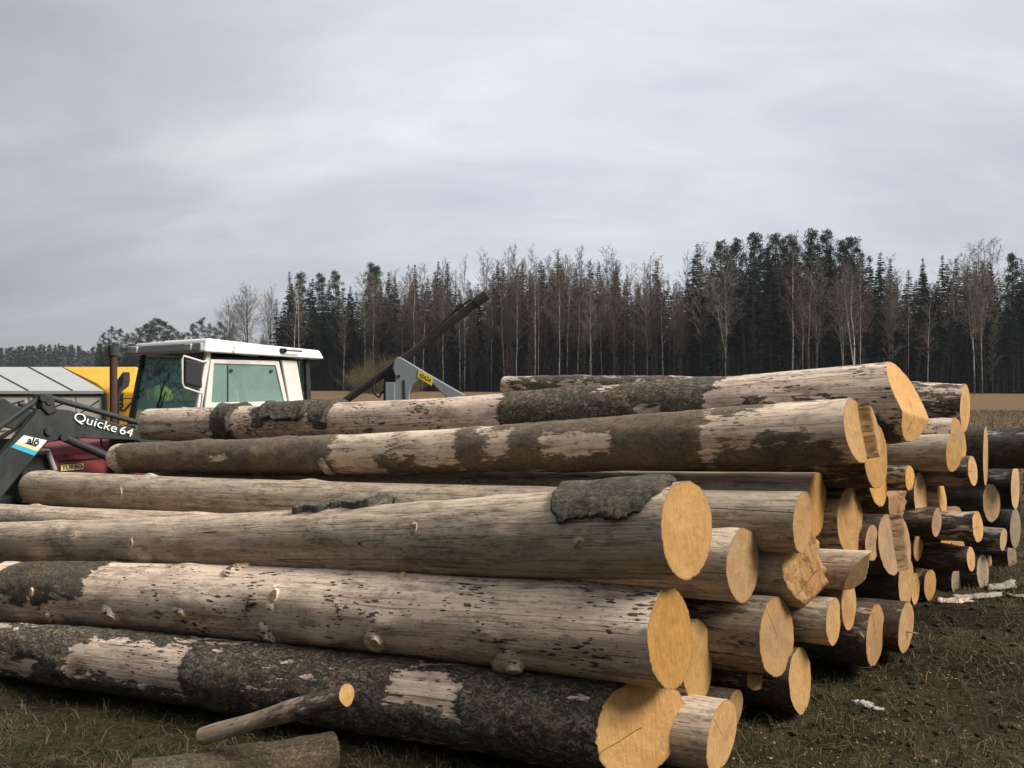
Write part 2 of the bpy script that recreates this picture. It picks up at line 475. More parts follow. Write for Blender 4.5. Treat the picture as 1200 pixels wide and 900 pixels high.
def gz(x, y):
    return float(ground_z(np.array([x]), np.array([y]))[0])
LOGS = {
'A':(2.086,4.290,1.510,-3.304,7.402,1.234,0.210,0.140,0.36),
'B':(1.598,3.758,1.382,-3.146,6.496,1.005,0.150,0.113,0.20),
'C':(1.322,3.683,0.972,-3.973,6.739,0.742,0.138,0.135,0.13),
'C1':(1.486,3.955,1.017,-2.678,6.360,0.837,0.158,0.107,0.13),
'D':(0.695,3.203,1.027,-3.487,5.521,0.525,0.199,0.139,0.20),
'G':(1.022,3.581,0.801,-4.082,6.410,0.541,0.162,0.115,0.20),
'H':(0.628,3.193,0.599,-3.120,4.941,0.331,0.188,0.179,0.21),
'H2':(0.811,3.534,0.391,-3.770,5.970,0.029,0.171,0.151,0.11),
'I':(0.516,3.226,0.232,-2.855,4.520,0.130,0.180,0.138,0.58),
'J':(0.868,3.350,0.147,-3.806,5.630,0.021,0.148,0.121,0.21),
'K':(1.203,3.675,0.455,-3.388,6.116,0.295,0.178,0.146,0.23),
'L':(1.353,3.804,0.211,-3.238,6.245,0.085,0.144,0.118,0.16),
'N':(1.406,3.816,0.724,-3.185,6.257,0.443,0.173,0.142,0.45),
'O':(1.731,4.141,0.903,-2.817,6.662,0.543,0.174,0.143,0.24),
'P1':(1.817,4.043,1.238,-2.686,6.643,0.878,0.157,0.129,0.22),
'P2':(1.932,4.278,1.105,-2.572,6.878,0.745,0.140,0.114,0.22),
'Q':(2.175,4.633,0.956,-2.328,7.233,0.596,0.146,0.120,0.22),
'R':(2.414,4.787,0.935,-1.996,7.543,0.575,0.136,0.112,0.13),
'S':(2.692,5.125,1.071,-1.718,7.880,0.711,0.124,0.102,0.19),
'S2':(2.650,4.996,0.906,-1.759,7.751,0.546,0.105,0.086,0.13),
'T':(2.591,4.752,1.200,-1.819,7.507,0.840,0.110,0.090,0.30),
'T2':(2.718,4.936,1.267,-1.692,7.692,0.907,0.130,0.107,0.23),
'U':(2.845,5.089,1.450,-0.058,6.903,1.585,0.150,0.080,0.13),
'V1':(3.052,5.223,1.133,-1.259,8.131,0.773,0.181,0.149,0.01),
'V2':(3.572,5.344,1.184,-0.739,8.252,0.824,0.135,0.111,0.10),
'W':(3.211,5.428,0.806,-0.996,8.485,0.488,0.120,0.098,0.29),
'X':(3.540,5.700,0.874,-0.667,8.756,0.526,0.150,0.123,0.09),
'Y':(3.620,5.829,0.563,-0.478,9.030,0.355,0.135,0.111,0.12),
'Z':(2.673,4.990,0.634,-1.637,7.898,0.393,0.116,0.095,0.13),
'AA':(2.848,5.193,0.687,-1.463,8.100,0.423,0.126,0.103,0.21),
'AB':(2.926,5.304,0.494,-1.385,8.212,0.317,0.101,0.082,0.27),
'BB':(2.059,4.416,0.726,-2.398,7.094,0.444,0.158,0.130,0.22),
'CC':(1.890,4.255,0.763,-2.567,6.933,0.464,0.094,0.077,0.19),
'DD':(1.652,3.923,0.700,-2.851,6.523,0.430,0.095,0.078,0.36),
'DE':(1.541,3.883,0.464,-2.963,6.483,0.300,0.114,0.094,0.14),
'DF':(1.685,4.054,0.499,-2.818,6.654,0.320,0.124,0.101,0.15),
'EE':(2.223,4.571,0.484,-2.234,7.249,0.311,0.130,0.107,0.19),
'EF':(2.365,4.750,0.400,-2.045,7.505,0.265,0.090,0.074,0.13),
'FF':(1.870,4.169,0.314,-2.634,6.769,0.188,0.149,0.122,0.18),
'GG':(2.107,4.333,0.300,-2.350,7.011,0.174,0.130,0.107,0.18),
'HH':(2.652,5.142,0.328,-1.709,7.974,0.202,0.092,0.075,0.25),
'II':(2.968,5.411,0.290,-1.343,8.319,0.164,0.097,0.079,0.20),
'JJ':(3.184,5.480,0.325,-1.023,8.537,0.199,0.110,0.090,0.19),
'KK':(3.712,6.018,0.320,-0.386,9.219,0.194,0.095,0.078,0.16),
'KL':(3.493,5.937,0.263,-0.714,8.993,0.137,0.075,0.061,0.15),
  'E1':(2.754,4.845,1.080,-1.656,7.601,0.720,0.087,0.074,0.220),
  'E2':(2.717,4.728,0.764,-1.693,7.483,0.465,0.085,0.072,0.260),
  'E3':(2.434,4.643,0.808,-1.976,7.399,0.490,0.078,0.066,0.210),
  'E4':(2.397,4.784,0.643,-2.013,7.539,0.399,0.086,0.073,0.200),
  'E7':(2.144,4.370,1.094,-2.266,7.126,0.734,0.069,0.059,0.200),
  'E8':(2.709,4.784,0.568,-1.701,7.540,0.357,0.070,0.060,0.240),
  'E9':(2.182,4.608,0.266,-2.227,7.363,0.140,0.082,0.070,0.180),
  'E10':(3.323,5.481,0.550,-1.087,8.236,0.348,0.075,0.064,0.260),
  'E13':(2.533,5.035,0.476,-1.876,7.791,0.307,0.069,0.059,0.220),
'J2':(.985,3.58,.165,-3.35,6.08,.05,.078,.066,.15),
'M':(1.13,3.72,.262,-3.2,6.22,.12,.066,.056,.45),
}


def s_of_px(d, px):
    """fraction along a log (0 left end .. 1 right end) whose axis passes the photo column px"""
    P, Q = np.array(d[0:3]), np.array(d[3:6])
    k = (px - 600) / F
    t = (P[0] - k * P[1]) / ((P[0] - Q[0]) - k * (P[1] - Q[1]))
    return 1 - t


def phi_of(f):
    """angle round the log from its top towards the viewer for a height fraction f (0 top edge .. 1 bottom edge)"""
    return (1 if f >= 0 else -1) * math.acos(max(-1, min(1, 1 - 2 * abs(f))))


class Log:
    pass


def make_log(key, name, mats, du=.05, nphi=40, base=-1.0, patches=(), holes=(), planes=None, step=None, cut=None, cutl=None,
             rough=.026, barkh=.007, bend=.022, noisy=0.0, knots=3.0, sag=None):
    d = LOGS[key]
    P, Q, r, rl, ky = np.array(d[0:3]), np.array(d[3:6]), d[6], d[7], d[8]
    seed = sum(ord(c) * (i + 3) for i, c in enumerate(key)) % 997
    rg = np.random.default_rng(seed)
    L = float(np.linalg.norm(P - Q))
    ex = (P - Q) / L
    ey = np.cross([0, 0, 1], ex)
    ey /= np.linalg.norm(ey)
    ez = np.cross(ex, ey)
    nu = max(8, int(L / du))
    u = np.linspace(0, 1, nu + 1)
    # finer rings at the two ends so that the saw cut has a clean edge
    phi = np.linspace(0, 2 * math.pi, nphi, endpoint=False)
    U, PH = np.meshgrid(u, phi, indexing='ij')
    Rr = rl + (r - rl) * U
    cy, cz = -np.sin(PH), np.cos(PH)           # phi from top towards the viewer (-y)
    X = (U - .5) * L
    nz = np.stack([X * .9, cy * Rr * 6, cz * Rr * 6], -1) + seed
    shape = 1 + rough * 1.6 * fbm(nz, 3, seed) + .035 * np.cos(2 * PH + rg.uniform(0, 6)) * rg.uniform(.2, 1) + .02 * np.cos(3 * PH + rg.uniform(0, 6))
    # knots swelling under the surface
    for _ in range(int(L * knots)):
        ku, kp, kw = rg.uniform(0, 1), rg.uniform(-1.2, 2.6), rg.uniform(.03, .07)
        kh = rg.uniform(.004, .016)
        dphi = (PH - kp + math.pi) % (2 * math.pi) - math.pi
        d2 = ((U - ku) * L / 1.7) ** 2 + (dphi * Rr) ** 2
        shape = shape + kh / Rr * np.exp(-d2 / kw ** 2)
    # bark mask as a soft signed distance
    m = np.full(U.shape, base * .1)
    edge_n = .085 * fbm(np.stack([X * 4.5, cy * Rr * 7, cz * Rr * 7], -1) + seed * 3, 5, seed + 5) - .012
    PHs = np.where(PH > math.pi, PH - 2 * math.pi, PH)

    def boxd(b):
        s0, s1 = (s_of_px(d, b[0]), s_of_px(d, b[1]))
        p0, p1 = phi_of(b[2]), phi_of(b[3])
        du_ = np.minimum((U - s0) * L, (s1 - U) * L)
        dp_ = np.minimum((PHs - p0) * Rr, (p1 - PHs) * Rr)
        return np.minimum(du_, dp_)
    for b in patches:
        m = np.maximum(m, boxd(b))
    for b in holes:
        m = np.minimum(m, -boxd(b))
    m = m + edge_n * (1.0 if (patches or holes) else .6) + noisy * fbm(np.stack([X * 3, cy * Rr * 12, cz * Rr * 12], -1) + seed * 7, 3, seed + 9)
    mask = np.clip(.5 + m / .10, -.6, 1.6)
    bk = sstep(.35, .75, mask)
    scal = fbm(np.stack([X * 22, cy * Rr * 34, cz * Rr * 34], -1) + seed, 3, seed + 2)
    rad = Rr * shape + bk * barkh * (1 + .9 * scal)
    # gentle sweep of the stem
    ph0 = rg.uniform(0, 6.3) if sag is None else sag
    oy = bend * np.sin(U * math.pi) * math.cos(ph0)
    oz = bend * np.sin(U * math.pi) * math.sin(ph0)
    Y = cy * rad + oy
    Z = cz * rad + oz

    if planes is None:
        planes = [(ky, rg.uniform(-.08, .08), 0.0)]

    def cutf(y, z):
        f = np.min([a * y + b * z + c for a, b, c in planes], axis=0)
        if step is not None:
            f = f + step(y, z)
        return f
    # chipped rims
    for row in (0, -1):
        Y[row] *= 1 + .012 * rg.normal(0, 1, nphi)
        Z[row] *= 1 + .012 * rg.normal(0, 1, nphi)
    w = np.clip((X - (L / 2 - .75)) / .75, 0, 1)
    kl = (rg.uniform(-.12, .12), rg.uniform(-.1, .1))
    wl = np.clip((-X - (L / 2 - .5)) / .5, 0, 1)
    X2 = X + w * cutf(Y, Z) + wl * (kl[0] * Y + kl[1] * Z)
    V = np.stack([X2, Y, Z], -1).reshape(-1, 3)
    a = np.arange(nu)[:, None] * nphi + np.arange(nphi)[None, :]
    b = np.arange(nu)[:, None] * nphi + (np.arange(nphi)[None, :] + 1) % nphi
    quads = np.stack([a, b, b + nphi, a + nphi], -1).reshape(-1, 4)[:, ::-1]
    me = mesh_np(name, V, [quads], [mats], True, {'bark': mask})
    o = link(name, me)
    M = Matrix(((ex[0], ey[0], ez[0], 0), (ex[1], ey[1], ez[1], 0), (ex[2], ey[2], ez[2], 0), (0, 0, 0, 1)))
    mid = (P + Q) / 2
    o.matrix_world = Matrix.Translation(Vector(mid)) @ M

    def face(right, mat):
        yr, zr = (Y[-1], Z[-1]) if right else (Y[0], Z[0])
        yc, zc = yr.mean(), zr.mean()
        nr = 22 if du < .035 else 12
        rho = np.concatenate([[0.0], np.linspace(.06, 1, nr)])
        RH, K = np.meshgrid(rho, np.arange(nphi), indexing='ij')
        yy = yc + (yr[K] - yc) * RH
        zz = zc + (zr[K] - zc) * RH
        if right:
            xx = L / 2 + cutf(yy, zz)
        else:
            xx = -L / 2 + kl[0] * yy + kl[1] * zz
        nn = fbm(np.stack([xx * 0, yy * 26, zz * 26], -1) + seed, 3, seed + 31)
        xx = xx + (.004 * nn * (1 - RH ** 6)) * (1 if right else -1)
        # splintered rim and saw burr
        VV = np.stack([xx, yy, zz], -1).reshape(-1, 3)
        n1 = np.arange(len(rho) - 1)[:, None] * nphi + np.arange(nphi)[None, :]
        n2 = np.arange(len(rho) - 1)[:, None] * nphi + (np.arange(nphi)[None, :] + 1) % nphi
        q = np.stack([n1, n1 + nphi, n2 + nphi, n2], -1).reshape(-1, 4)
        q = q[nphi:]
        tri = np.stack([n1[0], n1[0] + nphi, n2[0] + nphi], -1)
        if right:
            q, tri = q[:, ::-1], tri[:, ::-1]
        fo = link('cut_face', mesh_np('cut_face', VV, [q, tri], [mat], True, {'rad': RH}), o)
        return fo
    c = cut or M_CUT
    lg = Log()
    lg.o, lg.d, lg.L, lg.r, lg.rl = o, d, L, r, rl
    lg.right = face(True, c)
    lg.left = face(False, cutl or M_CUTD)
    lg.radius = lambda s: rl + (r - rl) * s
    lg.off = lambda s: (bend * math.sin(s * math.pi) * math.cos(ph0), bend * math.sin(s * math.pi) * math.sin(ph0))
    return lg


def surf(lg, s, phi, h=0.0):
    r = lg.radius(s) + h
    oy, oz = lg.off(s)
    return Vector(((s - .5) * lg.L, -math.sin(phi) * r + oy, math.cos(phi) * r + oz))


def stub(lg, px, f, rad=.028, h=.035, lean=.35, mat=None):
    """sawn-off branch stub"""
    s = s_of_px(lg.d, px)
    ph = phi_of(f)
    base = surf(lg, s, ph, -.02)
    nrm = Vector((lean, -math.sin(ph), math.cos(ph))).normalized()
    t1 = nrm.cross(Vector((1, 0, 0))).normalized()
    t2 = nrm.cross(t1)
    V, n = [], 18
    h *= .38
    prof = [(0, 3.0), (.019, 2.3), (.025, 1.6), (.029 + h * .4, 1.12), (.03 + h, 1.0)]
    rr = np.random.default_rng(int(px * 7 + f * 100))
    wob = 1 + .12 * np.sin(np.arange(n) * 2 * math.pi / n * 2 + rr.uniform(0, 6)) + rr.normal(0, .04, n)
    for hh, k in prof:
        for i in range(n):
            a = 2 * math.pi * i / n
            V.append(base + nrm * (hh + (hh > .03) * .010 * math.cos(a + 1)) + (t1 * math.cos(a) + t2 * math.sin(a) * .85) * rad * k * wob[i])
    faces = []
    for j in range(len(prof) - 1):
        for i in range(n):
            faces.append((j * n + i, j * n + (i + 1) % n, (j + 1) * n + (i + 1) % n, (j + 1) * n + i))
    m = MB()
    m.poly(V, faces)
    o = m.build('branch_stub', lg.o.data.materials[0], lg.o, smooth=True)
    top = [V[(len(prof) - 1) * n + i] for i in range(n)]
    cen = sum(top, Vector()) / n + nrm * .002
    m2 = MB()
    m2.poly(top + [cen], [(i, (i + 1) % n, n) for i in range(n)])
    m2.build('cut_face', mat or M_KNOT, o)
    return o


M_KNOT = paint('sawn_knot_wood', (.60, .40, .19), .8, .6, (.28, .15, .06), 40.0)


def bark_plate(name, lg, px0, px1, f0, f1, seed, thick=.014, parent=None, lift=.004, curl=.0, mat=None, rag=.05):
    """a thick plate of bark lying on a log, with a ragged outline"""
    s0, s1 = s_of_px(lg.d, px0), s_of_px(lg.d, px1)
    p0, p1 = phi_of(f0), phi_of(f1)
    lu, lp = (s1 - s0) * lg.L, (p1 - p0) * lg.radius((s0 + s1) / 2)
    nu, npp = max(10, int(lu / .006)), max(8, int(abs(lp) / .006))
    a, b = np.meshgrid(np.linspace(0, 1, nu + 1), np.linspace(0, 1, npp + 1), indexing='ij')
    px_, py_ = a * lu, b * lp
    pts = np.stack([px_, py_, np.zeros_like(px_)], -1)
    sd = np.minimum(np.minimum(px_, lu - px_), np.minimum(py_, lp - py_))
    # rounded outline: ellipse-like with ragged edge
    el = (1 - np.sqrt(((a - .5) * 2) ** 4 + ((b - .5) * 2) ** 4) ** .5) * min(lu, lp) * .5
    sd = np.minimum(sd, el + .01) + rag * fbm(pts * 9 + seed * 3.1, 4, seed) - rag * .45
    hmask = sstep(0.0, .007, sd)
    cell = fbm(pts * np.array([26, 40, 1]) + seed, 3, seed + 4)
    low = fbm(pts * 6 + seed, 2, seed + 8)
    top = lift + thick * (.8 + .45 * np.abs(cell) ** .7 + .7 * low) + curl * sstep(.05, 0, sd)
    hgt = np.where(hmask > .5, top, lift)
    s = s0 + (s1 - s0) * a
    ph = p0 + (p1 - p0) * b
    rr = lg.rl + (lg.r - lg.rl) * s
    rad = rr + .006 + hgt * hmask - .012 * (1 - hmask)
    oy = np.array([lg.off(x)[0] for x in s[:, 0]])[:, None]
    oz = np.array([lg.off(x)[1] for x in s[:, 0]])[:, None]
    V = np.stack([(s - .5) * lg.L, -np.sin(ph) * rad + oy, np.cos(ph) * rad + oz], -1)
    ny = npp + 1
    keep = (sd > -.004)
    i, j = np.meshgrid(np.arange(nu), np.arange(npp), indexing='ij')
    q = np.stack([i * ny + j, (i + 1) * ny + j, (i + 1) * ny + j + 1, i * ny + j + 1], -1).reshape(-1, 4)
    kq = keep.reshape(-1)[q].any(axis=1)
    q = q[kq][:, ::-1]
    used = np.unique(q)
    remap = np.full(V.size // 3, -1)
    remap[used] = np.arange(len(used))
    V = V.reshape(-1, 3)[used]
    me = mesh_np(name, V, [remap[q]], [mat or M_SLAB], True, {'bark': np.ones(len(V))})
    if parent is not None:
        return link(name, me, parent)
    # a loose thing of its own: origin in the middle of the plate
    c = Vector(V.mean(axis=0))
    me.transform(Matrix.Translation(-c))
    o = link(name, me)
    o.matrix_world = lg.o.matrix_world @ Matrix.Translation(c)
    return o


LG = {}


def log(key, label, name='log', mat=None, group='logs stacked in the timber pile', **kw):
    lg = make_log(key, name, mat or M_BARE, **kw)
    tag(lg.o, label, 'log', group)
    LG[key] = lg
    return lg


HI = dict(du=.022, nphi=96)
MID = dict(du=.04, nphi=56)

# ---- the long logs at the front, one by one
A = log('A', 'topmost long log, rough bark in its middle and a two-faced yellow cut end', mat=M_ROUGH, cut=M_CUT, bend=.05, sag=-1.57, noisy=.10, base=-.5,
        patches=[(262, 286, -.2, 1.0), (314, 374, -.6, .42), (598, 838, -.8, .72), (720, 838, .4, 1.0), (600, 640, .5, .7), (930, 1010, .35, .85), (986, 1050, .62, 1.1), (886, 915, .4, .62)],
        holes=[(760, 786, .36, .68), (690, 716, .62, .8), (712, 724, -.05, .12)],
        planes=[(.20, -.40, .015), (.30, .22, .065)], **HI)
B = log('B', 'long log under the topmost one, smooth brown bark with bare patches', mat=M_SKIN, cut=M_CUT, bend=.035, sag=-1.57, base=-.5, barkh=.005,
        patches=[(150, 404, -1, 1.0), (456, 500, .52, 1.0), (490, 552, .68, 1.0), (545, 838, -1, 1.0), (830, 1000, .55, 1.05), (830, 960, .42, .62), (838, 905, -.4, .12), (910, 985, -.5, .02)],
        holes=[(588, 602, .22, .5), (652, 698, .30, .60), (706, 716, .36, .52), (256, 284, .32, .58), (566, 586, -.1, .10)],
        planes=[(.20, -.10, 0)], step=lambda y, z: .05 * sstep(.075, .082, y), **HI)
C1 = log('C1', 'straight greyish bare log with orange knots, directly below the second log from the top', cut=M_CUT, **MID)
C = log('C', 'long bare grey log whose blunt far end shows beside the red bonnet', cut=M_CUT, bend=.02, **HI)
D = log('D', 'thick bare log with a dark bark plate lying beside its round yellow end', cut=M_CUT, bend=.03, knots=6, planes=[(.20, .02, 0)], rough=.03, noisy=.012, **HI)
G = log('G', 'bare log tucked behind the bark plated log, end face split by a vertical crack', cut=M_CUTP, **MID)
Hh = log('H', 'thick pale log with many sawn branch stubs along its side', mat=M_PINK, cut=M_CUT, bend=.028, rough=.04, knots=8, noisy=.03,
         patches=[(18, 128, -.3, .52), (592, 640, .44, .62), (318, 332, .3, .44), (510, 524, .5, .56), (216, 250, .5, .66)], **HI)
H2 = log('H2', 'log with a coarsely saw-ridged end, hidden behind the stub covered log', cut=M_CUTP, **MID)
I = log('I', 'lowest front log, rough dark bark and a wide slanting yellow cut', mat=M_ROUGH, cut=M_CUT, bend=.012, base=.5, rough=.034, noisy=.02, barkh=.010,
        holes=[(104, 236, .06, .62), (470, 556, .12, .46), (-40, 8, -.3, .2), (20, 60, .55, .75)], planes=[(.74, -.06, .0)], **HI)
J = log('J', 'grey bare log on the grass behind the lowest bark covered log', cut=M_CUTP, **MID)
K = log('K', 'dark log with a grey heart stain in its end face', mat=M_DARK, cut=M_CUTG, base=-.1, noisy=.05, **MID)
Lx = log('L', 'small dark log lying low on the grass below the grey hearted end', mat=M_DARK, cut=M_CUTP, base=.3, noisy=.05, **MID)


def torn(y, z):
    n = fbm(np.stack([y * 0, y * 60, z * 22], -1), 3, 77)
    return np.where(y > -.01, .022 * n, .006 * n)


def hinge(y, z):
    n = fbm(np.stack([y * 0, y * 70, z * 16], -1), 3, 78)
    return np.where(.065 - .50 * y - .22 * z < .70 * y - .15 * z + .03, .03 * n, .005 * n)


N = log('N', 'log ending in a chopped wedge with torn brown fibres', cut=M_CUTT, mat=M_BARE, planes=[(.70, -.15, .03), (-.50, -.22, .065), (.1, .9, .12)], step=hinge, du=.025, nphi=84)
O = log('O', 'log with a reddish cut face and a pale sapwood edge beside the chopped wedge', mat=M_DARK, cut=M_CUTP, base=-.1, noisy=.06,
        planes=[(.24, 0, 0), (-.35, .25, .10)], **MID)
P1 = log('P1', 'dark log just under the second log from the top, long yellow end', mat=M_DARK, cut=M_CUT, base=.3, noisy=.03, **MID)
P2 = log('P2', 'log whose yellow end peeps out below the long yellow end of its dark neighbour', mat=M_DARK, cut=M_CUT, base=.2, noisy=.03, **MID)
Q = log('Q', 'log with a splintered brown top and broken pale end', cut=M_CUTG, mat=M_DARK, base=-.1, planes=[(.3, -.9, .05), (.25, .1, .03)], step=torn, **MID)
log('R', 'dark log with an upright narrow pale end right of the splintered log', mat=M_DARK, cut=M_CUTP, base=.2, noisy=.04, planes=[(.15, 0, 0)])
log('S', 'log whose small pale end hangs under the light grey log', cut=M_CUTP)
log('S2', 'small log with a slim pale end below the half hidden end', cut=M_CUTP)
log('T', 'light grey bare log below the end of the topmost log', cut=M_CUTP, **MID)
log('T2', 'grey log with curled bark squeezed above the light grey bare log', mat=M_ROUGH, cut=M_CUTG, base=-.1, noisy=.07)
log('U', 'high dark log behind the topmost log, thin pale rim on its end', mat=M_ROUGH, cut=M_CUTP, base=.05, noisy=.05, **MID)
log('V1', 'black log with a thin white line along its end, level with the field', mat=M_BIRCH, cut=M_CUTP, base=.5, noisy=.03, name='birch_log')
log('V2', 'black and white flecked birch log running out of the picture', mat=M_BIRCH, cut=M_CUTP, base=.5, noisy=.06, name='birch_log')
log('W', 'black birch log with an oval pale end ringed by peeling bark', mat=M_BIRCH, cut=M_CUTP, base=.5, noisy=.04, name='birch_log')
log('X', 'short looking black birch log with white bark curls and pale rim', mat=M_BIRCH, cut=M_CUTP, base=.5, noisy=.06, name='birch_log')
log('Y', 'black birch log with a grey weathered end above the grass edge', mat=M_BIRCH, cut=M_CUTD, base=.5, noisy=.04, name='birch_log')
log('Z', 'thick dark log with a slim orange end under the light topped log', mat=M_DARK, cut=M_CUT, base=.4, noisy=.03, **MID)
log('AA', 'light topped log bridging above the slim orange end', cut=M_CUTP, **MID)
log('AB', 'log with a cleft pale end below the light topped log', mat=M_DARK, cut=M_CUTP, base=.3)
log('BB', 'log with a broad brownish end and a straight hinge strip', mat=M_DARK, cut=M_CUTG, base=.2, step=lambda y, z: .05 * sstep(.07, .076, y))
log('CC', 'thin log with a small orange end beside the broad brownish one', cut=M_CUTG, mat=M_DARK, base=.1)
log('DD', 'log cut on a slant into a grey tongue behind the chopped wedge', cut=M_CUTG, planes=[(.5, .6, .04), (-.5, 0, .08)])
log('DE', 'slim pale log end hanging lowest behind the chopped wedge', cut=M_CUTP)
log('DF', 'pale end with a dark notch next to the slim hanging one', cut=M_CUTP, mat=M_DARK)
log('EE', 'dark log with a tall pale end, second layer above the grass', mat=M_DARK, cut=M_CUTP, base=.3)
log('EF', 'thin log sticking out beside the tall pale end', cut=M_CUTP, mat=M_DARK, base=.1)
log('FF', 'dark log near the grass with a tan oval end and a pale knot', mat=M_DARK, cut=M_CUTG, base=.2, **MID)
log('GG', 'tan ended log at the foot of the pile beside the grass slope', mat=M_DARK, cut=M_CUTP, base=.3)
log('HH', 'small orange ended log low in the dark gap of the pile', mat=M_DARK, cut=M_CUT, base=.2)
log('II', 'small log with a dull dark end low in the pile', mat=M_DARK, cut=M_CUTD, base=.3)
log('JJ', 'birch log with a grey shaded end at the foot of the pile', name='birch_log', mat=M_BIRCH, cut=M_CUTD, base=.5)
log('KK', 'small black birch log at the outer foot of the pile', name='birch_log', mat=M_BIRCH, cut=M_CUTD, base=.5)
log('KL', 'thin birch log with a bright slim end low in the pile', name='birch_log', mat=M_BIRCH, cut=M_CUTP, base=.5)

log('J2', 'small upright log end peeping out behind the grey bare log on the grass', cut=M_CUTG, mat=M_DARK, base=.2)
log('M', 'small pale log end half hidden under the grey hearted one', cut=M_CUTP, mat=M_DARK, base=.2)

for key, lab, mt, ct in (('E1', 'thin log end hanging in front of the black log with the white line', M_DARK, M_CUTP), ('E2', 'thin pale end right of the light topped log', M_BARE, M_CUTP),
                         ('E3', 'small tan end tucked just above the slim orange end', M_DARK, M_CUTG), ('E4', 'thin end left of and below the slim orange end', M_DARK, M_CUTP),
                         ('E7', 'thin log end right of the splintered brown log top', M_BARE, M_CUT), ('E8', 'thin end under the black birch logs, near their foot', M_DARK, M_CUTP),
                         ('E9', 'thin tan end almost on the grass left of the foot log', M_DARK, M_CUTG), ('E10', 'small birch end just left of the grey weathered end', M_BIRCH, M_CUTP),
                         ('E13', 'thin end right of the broad brownish end with the hinge strip', M_BARE, M_CUTP)):
    log(key, lab, mat=mt, cut=ct, base=.05, noisy=.04)

# ---- stubs and loose bark on the front logs
for px, f, rd, h in ((26, .28, .026, .03), (70, .36, .02, .025), (87, .70, .02, .03), (160, .66, .026, .03), (242, .56, .024, .035), (347, .26, .024, .04),
                     (335, .82, .028, .03), (461, .70, .026, .03), (477, .02, .020, .03), (283, .0, .030, .015), (612, .86, .034, .05)):
    stub(Hh, px, f, rd, h)
for px, f, rd, h in ((700, .52, .014, .004), (180, .42, .016, .004), (510, .30, .014, .004)):
    stub(D, px, f, rd, h)
stub(C, 160, .40, .018, .005)
stub(C, 600, .35, .016, .004)
stub(B, 394, .8, .024, .03)
stub(LG['FF'], 1012, .45, .012, .01)
slab = bark_plate('bark_plate', D, 656, 800, -.34, .34, 11, thick=.016, rag=.085)
tag(slab, 'thick dark scaly plate of bark lying near the round yellow log end', 'bark')
for i, (lg, a, b, f0, f1, lab) in enumerate((
        (D, 352, 392, -.25, .07, 'small curled flake of dark bark in the gap above the bark plated log'),
        (D, 390, 452, -.22, .05, 'long thin strip of dark bark beside the small curled flake'),
        (A, 262, 288, -.35, .9, 'dark bark flap hanging down over the topmost log near its far end'),
        (A, 314, 374, -.45, .45, 'dark oblong bark piece on the topmost log in front of the cab'),
        (A, 376, 402, -.3, .6, 'splintered bark scrap right of the oblong bark piece'))):
    o = bark_plate('bark_piece', lg, a, b, f0, f1, 20 + i, thick=.02, curl=.01, rag=.03 if lg is D else .05)
    tag(o, lab, 'bark')
# ------------------------------------------------------------------ setting: ground, world, light, camera
def build_ground():
    n = 340
    t = np.linspace(-1, 1, n)
    x = 1.0 + .9 * np.sinh(t * 8.4)
    y = 5.0 + .9 * np.sinh(t * 8.4)
    X, Y = np.meshgrid(x, y, indexing='ij')
    Z = ground_z(X, Y)
    V = np.stack([X, Y, Z], -1).reshape(-1, 3)
    i, j = np.meshgrid(np.arange(n - 1), np.arange(n - 1), indexing='ij')
    q = np.stack([i * n + j, (i + 1) * n + j, (i + 1) * n + j + 1, i * n + j + 1], -1).reshape(-1, 4)
    t = NT('soil_moss_and_dry_grass')
    v = t.n('ShaderNodeTexCoord').outputs['Object']
    sp = t.n('ShaderNodeSeparateXYZ', {'Vector': v})
    big = t.noise(v, .9, 4, .6)
    med = t.noise(v, 5.0, 5, .65)
    fin = t.noise(v, 38.0, 5, .7)
    c = t.mix(t.smooth(big, .40, .62), (.034, .026, .015), (.034, .034, .014))
    c = t.mix(t.math('MULTIPLY', t.smooth(med, .50, .66), .7), c, (.085, .063, .033))
    c = t.mix(t.math('MULTIPLY', t.smooth(fin, .46, .68), .6), c, (.09, .068, .037))
    c = t.mix(t.math('MULTIPLY', t.smooth(fin, .50, .30), .7), c, (.009, .007, .005))
    fld = t.smooth(sp.outputs[1], 7.5, 14.0)
    fn = t.noise(t.mapping(v, (.10, .5, .3)), 1.0, 5, .7)
    fn2 = t.noise(t.mapping(v, (1.2, 2.5, 1.0)), 1.0, 5, .7)
    fc = t.mix(t.smooth(fn, .35, .68), (.19, .125, .065), (.132, .088, .046))
    fc = t.mix(t.math('MULTIPLY', t.smooth(fn2, .42, .68), .6), fc, (.085, .058, .03))
    mud = t.noise(t.mapping(v, (.55, 1.6, 1), rot=(0, 0, R(35))), 1.0, 4, .6)
    c = t.mix(t.math('MULTIPLY', t.smooth(mud, .52, .60), .75), c, (.013, .010, .007))
    col = t.mix(fld, c, fc)
    m = t.done(col, .95, bump=t.math('ADD', fin, t.math('MULTIPLY', med, 1.5)), bdist=.03, bstr=.9, spec=.1)
    o = link('ground', mesh_np('ground', V, [q], [m], True))
    tag(o, kind='structure')


build_ground()


